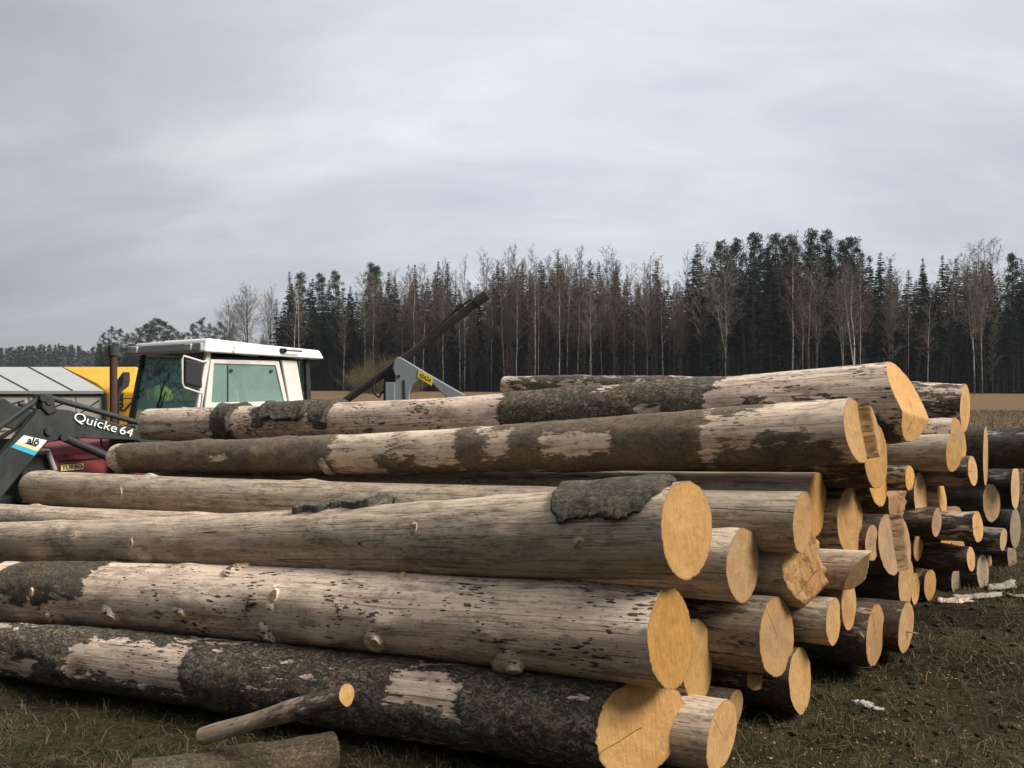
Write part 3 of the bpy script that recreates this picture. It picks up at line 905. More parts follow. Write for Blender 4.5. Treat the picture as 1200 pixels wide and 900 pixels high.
def build_world():
    w = bpy.data.worlds.new('World')
    SC.world = w
    w.use_nodes = True
    t = w.node_tree
    t.nodes.clear()
    N = t.nodes.new
    Lk = t.links.new
    out = N('ShaderNodeOutputWorld')
    bg = N('ShaderNodeBackground')
    bg.inputs[1].default_value = .1
    Lk(bg.outputs[0], out.inputs[0])
    sky = N('ShaderNodeTexSky')
    sky.sky_type = 'NISHITA'
    sky.sun_disc = False
    sky.sun_elevation = SUN_EL
    sky.sun_rotation = SUN_ROT
    sky.dust_density = 3.0
    tc = N('ShaderNodeTexCoord')
    sep = N('ShaderNodeSeparateXYZ')
    Lk(tc.outputs['Generated'], sep.inputs[0])

    def M(op, a, b=0.0):
        m = N('ShaderNodeMath')
        m.operation = op
        for i, x in enumerate((a, b)):
            if isinstance(x, (int, float)):
                m.inputs[i].default_value = x
            else:
                Lk(x, m.inputs[i])
        return m.outputs[0]
    zz = M('ADD', M('MAXIMUM', sep.outputs[2], 0.0), .40)
    cx, cy = M('DIVIDE', sep.outputs[0], zz), M('DIVIDE', sep.outputs[1], zz)
    cmb = N('ShaderNodeCombineXYZ')
    Lk(cx, cmb.inputs[0])
    Lk(cy, cmb.inputs[1])

    def noise(scale, rot, sc, det, rough, dist=.3):
        mp = N('ShaderNodeMapping')
        mp.inputs['Scale'].default_value = sc
        mp.inputs['Rotation'].default_value = (0, 0, rot)
        mp.inputs['Location'].default_value = (3.1, 1.7, .4)
        Lk(cmb.outputs[0], mp.inputs[0])
        nz = N('ShaderNodeTexNoise')
        nz.inputs['Scale'].default_value = scale
        nz.inputs['Detail'].default_value = det
        nz.inputs['Roughness'].default_value = rough
        nz.inputs['Distortion'].default_value = dist
        Lk(mp.outputs[0], nz.inputs['Vector'])
        return nz.outputs['Fac']
    n1 = noise(.8, R(-35), (1.0, 1.9, 1), 6, .52, .4)
    n2 = noise(2.4, R(-30), (1.0, 2.2, 1), 6, .6, .5)
    s = M('ADD', M('MULTIPLY', n1, .7), M('MULTIPLY', n2, .3))
    rmp = N('ShaderNodeValToRGB')
    e = rmp.color_ramp.elements
    e[0].position, e[0].color = .36, (.66, .71, .80, 1)
    e[1].position, e[1].color = .64, (1.08, 1.09, 1.10, 1)
    k = rmp.color_ramp.elements.new(.50)
    k.color = (.83, .865, .92, 1)
    Lk(s, rmp.inputs[0])
    # the veil of cloud is thinner and brighter towards the sun, duller and bluer low on the far side
    dot = N('ShaderNodeVectorMath')
    dot.operation = 'DOT_PRODUCT'
    Lk(tc.outputs['Generated'], dot.inputs[0])
    dot.inputs[1].default_value = SUN_DIR
    gl = M('POWER', M('MAXIMUM', M('ADD', M('MULTIPLY', dot.outputs['Value'], .5), .5), 0.0), 2.0)
    zen = N('ShaderNodeMapRange')
    zen.interpolation_type = 'SMOOTHSTEP'
    zen.inputs[1].default_value = .38
    zen.inputs[2].default_value = .95
    zen.inputs[3].default_value = 1.0
    zen.inputs[4].default_value = 1.35
    Lk(sep.outputs[2], zen.inputs[0])
    # a thinner, brighter place in the cloud low in the north
    d2 = N('ShaderNodeVectorMath')
    d2.operation = 'DOT_PRODUCT'
    Lk(tc.outputs['Generated'], d2.inputs[0])
    d2.inputs[1].default_value = (.04, .952, .303)
    thin = M('MULTIPLY', M('POWER', M('MAXIMUM', d2.outputs['Value'], 0.0), 9.0), 3.3)
    gain = M('MULTIPLY', M('ADD', M('ADD', M('MULTIPLY', gl, SKY_GLOW), SKY_BASE), thin), zen.outputs[0])
    # sky dimmed low behind and left, added to deepen shade under the logs
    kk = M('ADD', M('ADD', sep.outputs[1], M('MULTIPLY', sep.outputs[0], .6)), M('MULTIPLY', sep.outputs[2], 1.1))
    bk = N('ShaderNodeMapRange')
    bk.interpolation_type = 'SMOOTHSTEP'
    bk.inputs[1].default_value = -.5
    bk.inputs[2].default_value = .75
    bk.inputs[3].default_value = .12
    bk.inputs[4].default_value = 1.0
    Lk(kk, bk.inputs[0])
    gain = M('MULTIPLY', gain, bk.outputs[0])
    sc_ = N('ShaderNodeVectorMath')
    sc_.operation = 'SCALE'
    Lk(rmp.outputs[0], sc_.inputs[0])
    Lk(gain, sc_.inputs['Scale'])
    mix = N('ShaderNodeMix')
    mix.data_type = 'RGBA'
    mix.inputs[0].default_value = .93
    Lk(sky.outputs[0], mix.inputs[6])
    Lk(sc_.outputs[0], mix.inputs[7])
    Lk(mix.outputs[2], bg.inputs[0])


SUN_AZ_DIR = Vector((1.0, -.30, 0)).normalized()
SUN_EL = R(40)
SUN_DIR = (SUN_AZ_DIR.x * math.cos(SUN_EL), SUN_AZ_DIR.y * math.cos(SUN_EL), math.sin(SUN_EL))
SUN_ROT = math.atan2(SUN_AZ_DIR.x, SUN_AZ_DIR.y)
SKY_GLOW, SKY_BASE = 5.4, 4.1
build_world()

sl = bpy.data.lights.new('sun', 'SUN')
sl.energy = 4.4
sl.angle = R(22)
sl.color = (1.0, .94, .84)
so = bpy.data.objects.new('sun', sl)
COL.objects.link(so)
so.rotation_euler = (-Vector(SUN_DIR)).to_track_quat('-Z', 'Y').to_euler()
so.location = (20, -6, 30)

cam = bpy.data.cameras.new('camera')
cam.sensor_width = 36.0
cam.lens = 36.0 * F / 1200.0
cam.clip_end = 6000
cam.clip_start = .05
co = bpy.data.objects.new('camera', cam)
COL.objects.link(co)
co.location = (0, 0, H)
co.rotation_euler = (R(90), 0, 0)
SC.camera = co
SC.view_settings.view_transform = 'Standard'
SC.view_settings.look = 'None'
SC.view_settings.gamma = 1
SC.view_settings.exposure = .17
SC.cycles.max_bounces = 6
SC.cycles.transparent_max_bounces = 12


def haze():
    m = bpy.data.materials.new('thin_grey_air')
    m.use_nodes = True
    t = m.node_tree
    t.nodes.clear()
    o = t.nodes.new('ShaderNodeOutputMaterial')
    v = t.nodes.new('ShaderNodeVolumePrincipled')
    v.inputs['Color'].default_value = (.80, .87, .95, 1)
    v.inputs['Density'].default_value = .00016
    v.inputs['Anisotropy'].default_value = .2
    t.links.new(v.outputs[0], o.inputs['Volume'])
    b = MB()
    b.box(-620, 420, -25, 760, -4, 46)
    h = b.build('haze', m)
    tag(h, kind='stuff')


haze()
# ------------------------------------------------------------------ woods beyond the field
def foliage(name, c1, c2, rough=.85):
    t = NT(name)
    g = t.n('ShaderNodeNewGeometry')
    oi = t.n('ShaderNodeObjectInfo')
    tc = t.n('ShaderNodeTexCoord')
    r = t.math('ADD', t.math('MULTIPLY', g.outputs['Random Per Island'], .6), t.math('MULTIPLY', oi.outputs['Random'], .4))
    c = t.mix(r, c1, c2)
    return t.done(c, rough, spec=.15)


M_SPRUCE = foliage('spruce_needles', (.010, .021, .015), (.030, .050, .032))
M_PINE = foliage('pine_needles', (.022, .046, .030), (.058, .092, .056))
M_TWIG = foliage('bare_twigs', (.16, .134, .12), (.26, .222, .20))
M_TWIGR = foliage('reddish_bare_twigs', (.13, .096, .084), (.22, .168, .148))
M_BRUSH = foliage('brown_undergrowth', (.035, .027, .022), (.085, .066, .054))
M_WILLOW = foliage('olive_willow_twigs', (.12, .10, .055), (.20, .165, .095))


def birch_trunk_mat():
    t = NT('white_birch_trunk')
    v, rnd = t.coords()
    n = t.noise(t.mapping(v, (3, 3, 1.3)), 1.0, 4, .6)
    sep = t.n('ShaderNodeSeparateXYZ', {'Vector': t.n('ShaderNodeTexCoord').outputs['Object']})
    c = t.mix(t.smooth(n, .50, .62), (.66, .63, .59), (.16, .14, .125))
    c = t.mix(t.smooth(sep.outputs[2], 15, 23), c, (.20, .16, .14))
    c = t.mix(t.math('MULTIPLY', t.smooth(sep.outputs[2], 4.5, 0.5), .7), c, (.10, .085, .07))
    hv = t.n('ShaderNodeHueSaturation', {'Color': c, 'Value': t.math('ADD', t.math('MULTIPLY', t.math('MULTIPLY', rnd, rnd), .9), .3)})
    return t.done(hv.outputs[0], .8, spec=.2)


M_BTRUNK = birch_trunk_mat()
M_TRUNK = paint('grey_brown_tree_bark', (.060, .048, .040), .9, .5, (.03, .025, .021), 2.0, spec=.1)
M_PTRUNK = paint('orange_pine_bark', (.12, .08, .055), .9, .5, (.06, .045, .035), 1.0, spec=.1)


def tubes_np(segs, n=3):
    """segs: array (k, 8) of p0(3) p1(3) r0 r1 -> verts, quads"""
    s = np.asarray(segs, float)
    d = s[:, 3:6] - s[:, 0:3]
    d /= np.linalg.norm(d, axis=1)[:, None] + 1e-9
    up = np.where(np.abs(d[:, 2:3]) < .9, np.array([[0, 0, 1.0]]), np.array([[1.0, 0, 0]]))
    a = np.cross(d, up)
    a /= np.linalg.norm(a, axis=1)[:, None] + 1e-9
    b = np.cross(a, d)
    V = []
    for j in range(n):
        an = 2 * math.pi * j / n
        o = a * math.cos(an) + b * math.sin(an)
        V.append(s[:, 0:3] + o * s[:, 6:7])
        V.append(s[:, 3:6] + o * s[:, 7:8])
    V = np.stack(V, 1)              # k, 2n, 3
    k = len(s)
    base = (np.arange(k) * 2 * n)[:, None]
    q = []
    for j in range(n):
        j2 = (j + 1) % n
        q.append(np.concatenate([base + 2 * j, base + 2 * j2, base + 2 * j2 + 1, base + 2 * j + 1], 1))
    return V.reshape(-1, 3), np.concatenate(q, 0)


def trunk_path(rg, Ht, wob, n=12):
    z = np.linspace(0, Ht, n)
    x = np.cumsum(rg.normal(0, wob, n)) * np.linspace(0, 1, n)
    y = np.cumsum(rg.normal(0, wob, n)) * np.linspace(0, 1, n)
    x -= x[0]
    y -= y[0]
    return np.stack([x, y, z], 1)


def path_segs(P, r0, r1):
    t = np.linspace(0, 1, len(P))
    r = r0 + (r1 - r0) * t
    return np.concatenate([P[:-1], P[1:], r[:-1, None], r[1:, None]], 1)


def at_path(P, t):
    f = t * (len(P) - 1)
    i = min(int(f), len(P) - 2)
    return P[i] + (P[i + 1] - P[i]) * (f - i)


def spruce(seed, Ht=24.0, rad=3.0, low=.05, sparse=1.0):
    rg = np.random.default_rng(seed)
    P = trunk_path(rg, Ht, .05)
    V, Fq = tubes_np(path_segs(P, .17, .02), 6)
    tr = mesh_np('trunk', V, [Fq], [M_TRUNK], True)
    quads, cnt = [], 0
    z = Ht * low
    while z < Ht * .995:
        t = z / Ht
        l = rad * (1 - t) ** .85 * rg.uniform(.6, 1.2) + .08
        nb = int(rg.integers(5, 8))
        for b in range(nb):
            if rg.random() > sparse:
                continue
            a = rg.uniform(0, 2 * math.pi)
            lb = l * rg.uniform(.65, 1.15)
            zb = z + rg.uniform(-.3, .3) * (1 - t)
            droop = rg.uniform(.15, .6) * (1 - t * .9)
            k = max(3, int(lb / .085))
            for s in range(k):
                f = (s + rg.uniform(.2, 1)) / k
                c = np.array([math.cos(a) * lb * f, math.sin(a) * lb * f, zb - droop * lb * f + .12 * lb * f * f])
                c = c + at_path(P, min(t, .999)) * np.array([1, 1, 0])
                sz = rg.uniform(.28, .62) * (.42 + .58 * (1 - t))
                da = a + rg.normal(0, .7)
                d1 = np.array([math.cos(da), math.sin(da), rg.uniform(-.6, .1)]) * sz
                d2 = np.array([-math.sin(da) * .35, math.cos(da) * .35, rg.uniform(-1.5, -.5)]) * sz * .95
                quads.append(np.stack([c - d1 * .5, c + d2 * .5, c + d1, c - d2 * .2]))
        z += rg.uniform(.26, .5) * (1.1 - .35 * t)
    V = np.concatenate(quads)
    Fq = np.arange(len(V)).reshape(-1, 4)
    cr = mesh_np('crown', V, [Fq], [M_SPRUCE])
    return tr, cr


def pine(seed, Ht=26.0, spread=3.2, start=.58):
    rg = np.random.default_rng(seed)
    P = trunk_path(rg, Ht, .07)
    segs = [path_segs(P, .20, .03)]
    quads = []
    nb = 54
    for i in range(nb):
        t = start + (1 - start) * (i + rg.random()) / nb
        o = at_path(P, min(t, .998))
        a = rg.uniform(0, 2 * math.pi)
        u = (t - start) / (1 - start)
        l = spread * (math.sin(min(u * .80 + .22, 1) * math.pi) ** .8 + .05) * rg.uniform(.35, 1.15)
        e = o + np.array([math.cos(a) * l, math.sin(a) * l, l * rg.uniform(.15, .7)])
        segs.append(np.array([[*o, *e, .05, .015]]))
        for c in range(int(rg.integers(2, 5))):
            cc = o + (e - o) * rg.uniform(.45, 1.05) + rg.normal(0, .25, 3)
            cr = rg.uniform(.35, .75)
            k = int(90 * cr)
            for q in range(k):
                d = rg.normal(0, 1, 3)
                d /= np.linalg.norm(d)
                p = cc + d * cr * rg.uniform(.2, 1.0)
                s = rg.uniform(.18, .36)
                w = np.cross(d, rg.normal(0, 1, 3))
                w /= np.linalg.norm(w) + 1e-9
                up = d * .6 + np.array([0, 0, .5])
                quads.append(np.stack([p - w * s * .35, p + up * s * .3 - w * .05, p + w * s * .35, p + up * s]))
    V, Fq = tubes_np(np.concatenate(segs), 5)
    tr = mesh_np('trunk', V, [Fq], [M_PTRUNK], True)
    V = np.concatenate(quads)
    cr = mesh_np('crown', V, [np.arange(len(V)).reshape(-1, 4)], [M_PINE])
    return tr, cr


def bare_tree(seed, Ht=22.0, start=.35, spread=.26, mat=None, tmat=None, nb=26, rise=1.1, wob=.12, fork=0, r0=.13, droop=0.0, dens=1.0):
    rg = np.random.default_rng(seed)
    stems = [trunk_path(rg, Ht, wob)]
    for k in range(fork):
        b = stems[0]
        i0 = int(rg.integers(2, 5))
        a = rg.uniform(0, 6.3)
        lean = rg.uniform(.12, .22)
        m = len(b) - i0
        hh = np.linspace(0, (Ht * rg.uniform(.86, .97) - b[i0, 2]), m)
        st = b[i0] + np.stack([np.cos(a) * lean * hh ** .9, np.sin(a) * lean * hh ** .9, hh], 1)
        stems.append(st)
    tsegs, csegs = [], []
    for si, P in enumerate(stems):
        tsegs.append(path_segs(P, r0 * (1 if si == 0 else .7), .015))
        n1 = nb if si == 0 else int(nb * .7)
        s0 = start if si == 0 else .25
        for i in range(n1):
            t = s0 + (.98 - s0) * (i + rg.random()) / n1
            o = at_path(P, t)
            a = rg.uniform(0, 2 * math.pi)
            u = (t - s0) / (1 - s0)
            l = Ht * spread * (1 - .75 * u) * rg.uniform(.5, 1.1) * (.6 + .4 * min(1, u * 5))
            d = np.array([math.cos(a), math.sin(a), rise * rg.uniform(.7, 1.4)])
            d /= np.linalg.norm(d)
            mid = o + d * l * .55
            d2 = d + np.array([0, 0, .25 - droop * .6]) + rg.normal(0, .12, 3)
            d2 /= np.linalg.norm(d2)
            e = mid + d2 * l * .55
            rb = .035 * (1 - .6 * u) + .008
            csegs.append([*o, *mid, rb, rb * .6])
            csegs.append([*mid, *e, rb * .6, .007])
            for j in range(int(rg.integers(5, 9) * dens)):
                f = rg.uniform(.2, 1)
                p = o + (mid - o) * (f * 2) if f < .5 else mid + (e - mid) * (f * 2 - 1)
                dd = d2 + rg.normal(0, .55, 3)
                dd[2] += .15 - droop
                dd /= np.linalg.norm(dd)
                ll = l * rg.uniform(.2, .42)
                q = p + dd * ll
                csegs.append([*p, *q, .018, .010])
                for w in range(int(rg.integers(2, 5) * dens)):
                    f2 = rg.uniform(.25, 1)
                    pp = p + (q - p) * f2
                    d3 = dd + rg.normal(0, .5, 3)
                    d3[2] -= droop
                    d3 /= np.linalg.norm(d3)
                    csegs.append([*pp, *(pp + d3 * ll * rg.uniform(.35, .7)), .012, .008])
    V, Fq = tubes_np(np.concatenate(tsegs), 6)
    tr = mesh_np('trunk', V, [Fq], [tmat or M_BTRUNK], True)
    V, Fq = tubes_np(np.array(csegs), 3)
    cr = mesh_np('crown', V, [Fq], [mat or M_TWIG])
    return tr, cr


def plant(name, meshes, px, Z, top=None, Ht=24.0, label=None, cat='tree', group=None, width=1.0, h=None):
    x = (px - 600) / F * Z
    z0 = gz(x, Z) - .05
    if h is None:
        h = H + (450 - top) / F * Z - z0
    o = empty(name, (x, Z, z0), random.uniform(0, 6.28))
    s = h / Ht
    o.scale = (s * width, s * width, s)
    tag(o, label, cat, group)
    link('trunk', meshes[0], o)
    link('crown', meshes[1], o)
    return o


SPR = [spruce(100 + i, 24, rad, low) for i, (rad, low) in enumerate(((3.0, .04), (3.6, .03), (2.6, .06), (3.2, .12), (4.0, .02), (2.9, .2)))]
PIN = [pine(200 + i, 26, 2.5 + .35 * (i % 3), .45 + .06 * (i % 3)) for i in range(4)]
PINB = [pine(250 + i, 24, 5.2, .22) for i in range(2)]
BIR = [bare_tree(300 + i, 22, .34 + .04 * (i % 3), .21, M_TWIGR if i % 2 else M_TWIG, None, 34, 1.35, .13, 0, .115, .35, 1.25) for i in range(6)]
BIF = [bare_tree(330 + i, 22, .36, .24, M_TWIG, None, 34, 1.3, .15, 1 + i % 2, .12, .2) for i in range(3)]
ALD = [bare_tree(360 + i, 22, .32, .19, M_TWIGR if i % 2 else M_TWIG, M_TRUNK, 36, 1.4, .10, i % 2, .11, 0.1, 1.25) for i in range(4)]
WID = [bare_tree(380 + i, 20, .22, .34, M_TWIG, M_TRUNK, 40, 1.1, .12, 2, .16, .05, 1.15) for i in range(2)]

SKY_PX = [310, 335, 352, 375, 392, 410, 432, 455, 485, 512, 540, 575, 605, 650, 690, 720, 745, 770, 800, 816, 850, 885, 925, 962, 1000, 1030, 1060, 1100, 1140, 1190, 1300]
SKY_Y = [345, 330, 322, 322, 325, 335, 313, 322, 314, 310, 318, 310, 303, 300, 308, 308, 318, 310, 322, 290, 282, 280, 278, 273, 284, 300, 312, 300, 300, 303, 300]


def skyline(px):
    return float(np.interp(px, SKY_PX, SKY_Y))


def edge_z(px):
    return float(np.interp(px, [310, 420, 600, 900, 1250], [190, 178, 160, 140, 122]))


G_SP, G_PI, G_BI, G_AL = 'spruces in the wood beyond the field', 'pines in the wood beyond the field', 'birches along the edge of the wood', 'bare trees in the wood beyond the field'
# spruces and pines that stand out on the skyline
for px, top, dz in ((338, 318, 4), (512, 306, 10), (487, 310, 12), (524, 308, 16), (583, 306, 12), (611, 308, 10), (652, 296, 10), (690, 305, 12), (704, 307, 14), (722, 306, 10), (770, 306, 12),
                    (816, 283, 10), (1031, 294, 8), (1041, 303, 12), (1084, 302, 8), (1104, 298, 10), (1122, 302, 12), (1160, 304, 10), (1195, 302, 8), (634, 304, 14), (455, 318, 12), (410, 334, 8)):
    plant('spruce_tree', random.choice(SPR), px, edge_z(px) + dz, top, 24, 'dark spruce whose pointed tip stands out above the wood', 'tree', G_SP)
for px, top, dz in ((352, 322, 6), (374, 322, 10), (392, 319, 8), (434, 310, 8), (442, 314, 10), (845, 284, 6), (862, 281, 9), (884, 276, 8), (906, 277, 12), (924, 279, 9), (951, 273, 8), (970, 272, 11), (1000, 280, 9), (985, 284, 14), (1187, 300, 9)):
    plant('pine_tree', random.choice(PIN), px, edge_z(px) + dz, top, 26, 'tall pine with a tufted dark green top above the wood', 'tree', G_PI)
# the dark body of the wood
for i in range(190):
    px = 322 + (i + random.random()) * (1290 - 322) / 190
    dz = random.uniform(8, 42)
    plant('spruce_tree', random.choice(SPR), px, edge_z(px) + dz, skyline(px) + (random.uniform(6, 30) if 530 < px < 800 else random.uniform(4, 34)), 24, 'dark spruce deep in the wood among others like it', 'tree', G_SP, random.uniform(1.0, 1.5))
for i in range(46):                                        # younger spruces: dark skirt under the right half of the wood
    px = (random.uniform(800, 1290) if i < 34 else random.uniform(335, 600))
    plant('young_spruce', random.choice(SPR[:5]), px, edge_z(px) + random.uniform(2.5, 9), skyline(px) + random.uniform(45, 110), 24,
          'young dark spruce filling the lower edge of the wood', 'tree', G_SP, random.uniform(1.3, 1.8))
LOWB = [bare_tree(420 + i, 20, .10, .13, M_TWIGR if i % 2 else M_TWIG, M_TRUNK, 40, 1.9, .12, 1, .08, .0, 1.15) for i in range(4)]
for i in range(95):
    px = random.uniform(425, 835) if i < 78 else random.uniform(835, 1280)
    plant('bare_tree', random.choice(LOWB), px, edge_z(px) + random.uniform(0, 12), skyline(px) + random.uniform(8, 70), 20, 'bushy leafless tree with twigs down to its foot in the wood', 'tree', G_AL, random.uniform(1.0, 1.5))
for i in range(64):
    px = random.choice((random.uniform(430, 830), random.uniform(430, 830), random.uniform(325, 1290)))
    top = skyline(px) + (random.uniform(-18, 14) if 520 < px < 810 else random.uniform(-6, 26))
    plant('bare_tree', random.choice(ALD), px, edge_z(px) + random.uniform(1, 16), top, 22, 'slim leafless tree with a grey brown stem in the wood', 'tree', G_AL)
# pale birches along the edge
bx = [345, 352, 400, 404, 428, 436, 470, 480, 487, 495, 520, 540, 547, 555, 575, 590, 596, 605, 628, 633, 655, 665, 675, 690, 695, 705, 722, 730, 745, 758, 775, 790, 800, 930, 938, 1010, 1085, 1064]
for px in bx:
    px += random.uniform(-3, 3)
    plant('birch_tree', random.choice(BIR), px, edge_z(px) + random.uniform(-3, 5), skyline(px) + random.uniform(0, 40), 22, 'slender birch with a pale stem at the edge of the wood', 'tree', G_BI, random.uniform(.9, 1.2))
for i in range(34):
    px = random.uniform(430, 1280)
    plant('birch_tree', random.choice(BIR), px, edge_z(px) + random.uniform(3, 20), skyline(px) + (random.uniform(-18, 12) if 520 < px < 810 else random.uniform(-6, 26)), 22, 'slender birch with a pale stem at the edge of the wood', 'tree', G_BI, random.uniform(.9, 1.2))
for px, top, lab in ((850, 292, 'forked pale birch standing before the tall pines'), (957, 308, 'multi-stemmed white birch left of a spreading one before the dark spruces'),
                     (988, 310, 'white birch with leaning stems right of the multi-stemmed one'), (1001, 312, 'spreading white birch nearest the lone pointed spruce'),
                     (1142, 288, 'tall white birch, left one of a pair beside the open field'), (1151, 284, 'tall white birch with wide crown, right one of a pair beside the open field')):
    plant('birch_tree', random.choice(BIF), px, edge_z(px) - 5, top, 22, lab, 'tree', None, 1.15)
# separate trees on the far left
plant('bare_tree', WID[0], 291, 215, 336, 20, 'wide crowned leafless tree left of the wood, behind the cab roof', 'tree')
plant('bare_tree', WID[1], 268, 235, 352, 20, 'lower leafless tree at the outer left end of the wood', 'tree')
plant('bare_tree', WID[1], 318, 200, 338, 20, 'leafless grey tree between the wide crowned one and the first spruce', 'tree', None, .7)
for px, top, Z, w, k, lab in ((131, 384, 300, 1.1, 0, 'dark pine directly behind the rusty exhaust pipe'), (184, 375, 300, 2.1, 1, 'broad dark pine rising left of the cab roof'),
                           (161, 386, 310, 1.3, 1, 'lower pine between the exhaust pipe and the broad pine'), (236, 374, 290, 1.2, 0, 'pine with an open top just behind the cab roof'),
                           (257, 379, 290, 1.1, 1, 'smaller pine right of the open topped one')):
    plant('pine_tree', PINB[k], px, Z, top, 24, lab, 'tree', None, w)
for px, top, w in ((121, 391, 1.0), (141, 387, 1.1), (150, 392, 1.2), (171, 382, 1.3), (178, 378, 1.4), (192, 379, 1.4), (200, 384, 1.4), (208, 390, 1.2), (226, 381, 1.1), (246, 381, 1.1), (264, 384, 1.1), (274, 382, 1.2), (216, 393, 1.2)):
    plant('pine_tree', random.choice(PINB), px, random.uniform(285, 320), top, 24, 'distant dark pine filling the low line of trees behind the tractor', 'tree', 'distant pines behind the tractor', w)
for i in range(64):
    px = random.uniform(112, 345)
    plant('spruce_tree', random.choice(SPR), px, random.uniform(265, 330), random.uniform(386, 412) + max(0, (210 - px) * .12), 24, 'distant spruce in the low wood behind the tractor', 'tree', 'distant trees behind the tractor', 1.5)
for i in range(18):
    px = random.uniform(200, 340)
    plant('bare_tree', random.choice(ALD), px, random.uniform(240, 260), random.uniform(388, 402), 22, 'distant leafless tree in the low wood behind the tractor', 'tree', 'distant trees behind the tractor', 1.5)


def far_wood():
    rg = np.random.default_rng(5)
    Vs, n = [], 0
    for i in range(640):
        px = rg.uniform(-160, 330)
        Z = rg.uniform(560, 680)
        h = H + (450 - np.interp(px, [-160, 0, 60, 130, 330], [408, 410, 405, 404, 408])) / F * Z + rg.uniform(-7, 1.5)
        x = (px - 600) / F * Z
        w = rg.uniform(2.4, 4.4)
        con = rg.random() < .6
        m = 170
        t = rg.random(m) ** .8
        a = rg.uniform(0, 6.28, m)
        rr = (w * (1 - t) + .3 if con else w * np.sin(np.clip(t * .9 + .1, 0, 1) * math.pi)) * rg.random(m) ** .5
        c = np.stack([x + np.cos(a) * rr, Z + np.sin(a) * rr, t * h], 1)
        d1 = rg.normal(0, .7, (m, 3))
        d2 = rg.normal(0, .7, (m, 3))
        Vs.append(np.stack([c - d1, c + d2, c + d1], 1).reshape(-1, 3))
    V = np.concatenate(Vs)
    o = link('distant_forest', mesh_np('distant_forest', V, [np.arange(len(V)).reshape(-1, 3)], [M_FAR]))
    tag(o, 'far off wood along the horizon on the left', 'forest', None, 'stuff')


M_FAR = foliage('distant_mixed_trees', (.03, .042, .036), (.06, .06, .053))
far_wood()


def undergrowth():
    """brown brush and thin saplings between the stems: nobody could count them"""
    rg = np.random.default_rng(8)
    segs = []
    for i in range(5200):
        px = rg.uniform(325, 1290)
        Z = edge_z(px) + rg.uniform(-2, 24)
        if px > 820 and rg.random() < .45:
            continue
        x = (px - 600) / F * Z
        h = rg.uniform(2.0, 6.5) if rg.random() < .75 else rg.uniform(6, 15)
        z0 = 0.0
        l = rg.normal(0, .06, 2) * h
        p0 = np.array([x, Z, z0])
        p1 = p0 + np.array([l[0] * .4, l[1] * .4, h * .55])
        p2 = p0 + np.array([l[0], l[1], h])
        r = .012 + .0035 * h
        segs.append([*p0, *p1, r, r * .7])
        segs.append([*p1, *p2, r * .7, .006])
        for k in range(4):
            f = rg.uniform(.3, 1)
            q = p0 + (p2 - p0) * f
            e = q + np.array([rg.normal(0, .35), rg.normal(0, .35), rg.uniform(.1, .8)]) * (.35 + .09 * h)
            segs.append([*q, *e, .012, .006])
    V, Fq = tubes_np(np.array(segs), 3)
    o = link('undergrowth', mesh_np('undergrowth', V, [Fq], [M_BRUSH]))
    tag(o, 'brown leafless brush and thin saplings between the tree stems', 'undergrowth', None, 'stuff')


undergrowth()


def willow():
    rg = np.random.default_rng(15)
    segs = []
    for i in range(420):
        a, e = rg.uniform(0, 6.28), rg.uniform(.5, 1.5)
        d = np.array([math.cos(a) * math.cos(e), math.sin(a) * math.cos(e), math.sin(e)])
        b = np.array([rg.normal(0, 1.3), rg.normal(0, 1.0), 0])
        l = rg.uniform(2.5, 5.5)
        m = b + d * l * .6
        q = m + (d + rg.normal(0, .25, 3)) * l * .4
        segs += [[*b, *m, .025, .015], [*m, *q, .015, .006]]
        for k in range(6):
            f = rg.uniform(.2, 1)
            p = m + (q - m) * f
            segs.append([*p, *(p + (d + rg.normal(0, .6, 3)) * .8), .010, .005])
    V, Fq = tubes_np(np.array(segs), 3)
    return mesh_np('willow_bush', V, [Fq], [M_WILLOW])


wm = willow()
for px, Z, s, lab in ((450, 128, 1.05, 'rounded olive brown willow bush behind the crane'), (425, 140, .75, 'smaller olive bush left of the rounded one'), (478, 146, .7, 'small olive bush right of the rounded one')):
    x = (px - 600) / F * Z
    o = link('willow_bush', wm, None, (x, Z, gz(x, Z)))
    o.scale = (s, s, s)
    tag(o, lab, 'bush')
# ------------------------------------------------------------------ machines behind the pile
M_WHITE = paint('white_cab_paint', (.70, .68, .64), .4, .35, (.30, .25, .19), 5.0)
M_ROOFP = paint('white_roof_paint', (.78, .78, .77), .35, .22, (.35, .32, .28), 4.0)
M_RED = paint('faded_red_paint', (.26, .045, .048), .5, .35, (.16, .07, .055), 4.0)
M_BLK = paint('black_rubber', (.022, .022, .022), .75, .3, (.08, .07, .06), 8.0)
M_LOADER = paint('dark_grey_loader_paint', (.024, .028, .028), .5, .35, (.10, .09, .075), 5.0)
M_CHAR = paint('charcoal_frame_paint', (.05, .053, .056), .5, .25, (.12, .11, .10), 5.0)
M_RUST = paint('rusty_pipe_metal', (.085, .042, .032), .8, .5, (.06, .03, .025), 9.0)
M_YEL = paint('yellow_machine_paint', (.72, .40, .03), .5, .4, (.35, .20, .06), 2.5)
M_YELP = paint('yellow_plate_paint', (.80, .58, .05), .5, .1)
M_TIN = paint('grey_sheet_and_roof_shade', (.42, .43, .43), .55, .25, (.26, .26, .25), 1.5)  # sheet colour, also used as painted shade on the cab roof front
M_TINW = paint('off_white_sheet', (.66, .64, .60), .55, .3, (.35, .33, .29), 2.0)
M_CRANE = paint('light_grey_crane_paint', (.235, .262, .28), .5, .25, (.15, .145, .14), 4.0)
M_OIL = paint('oily_black_steel', (.028, .025, .023), .45, .5, (.075, .055, .042), 7.0)
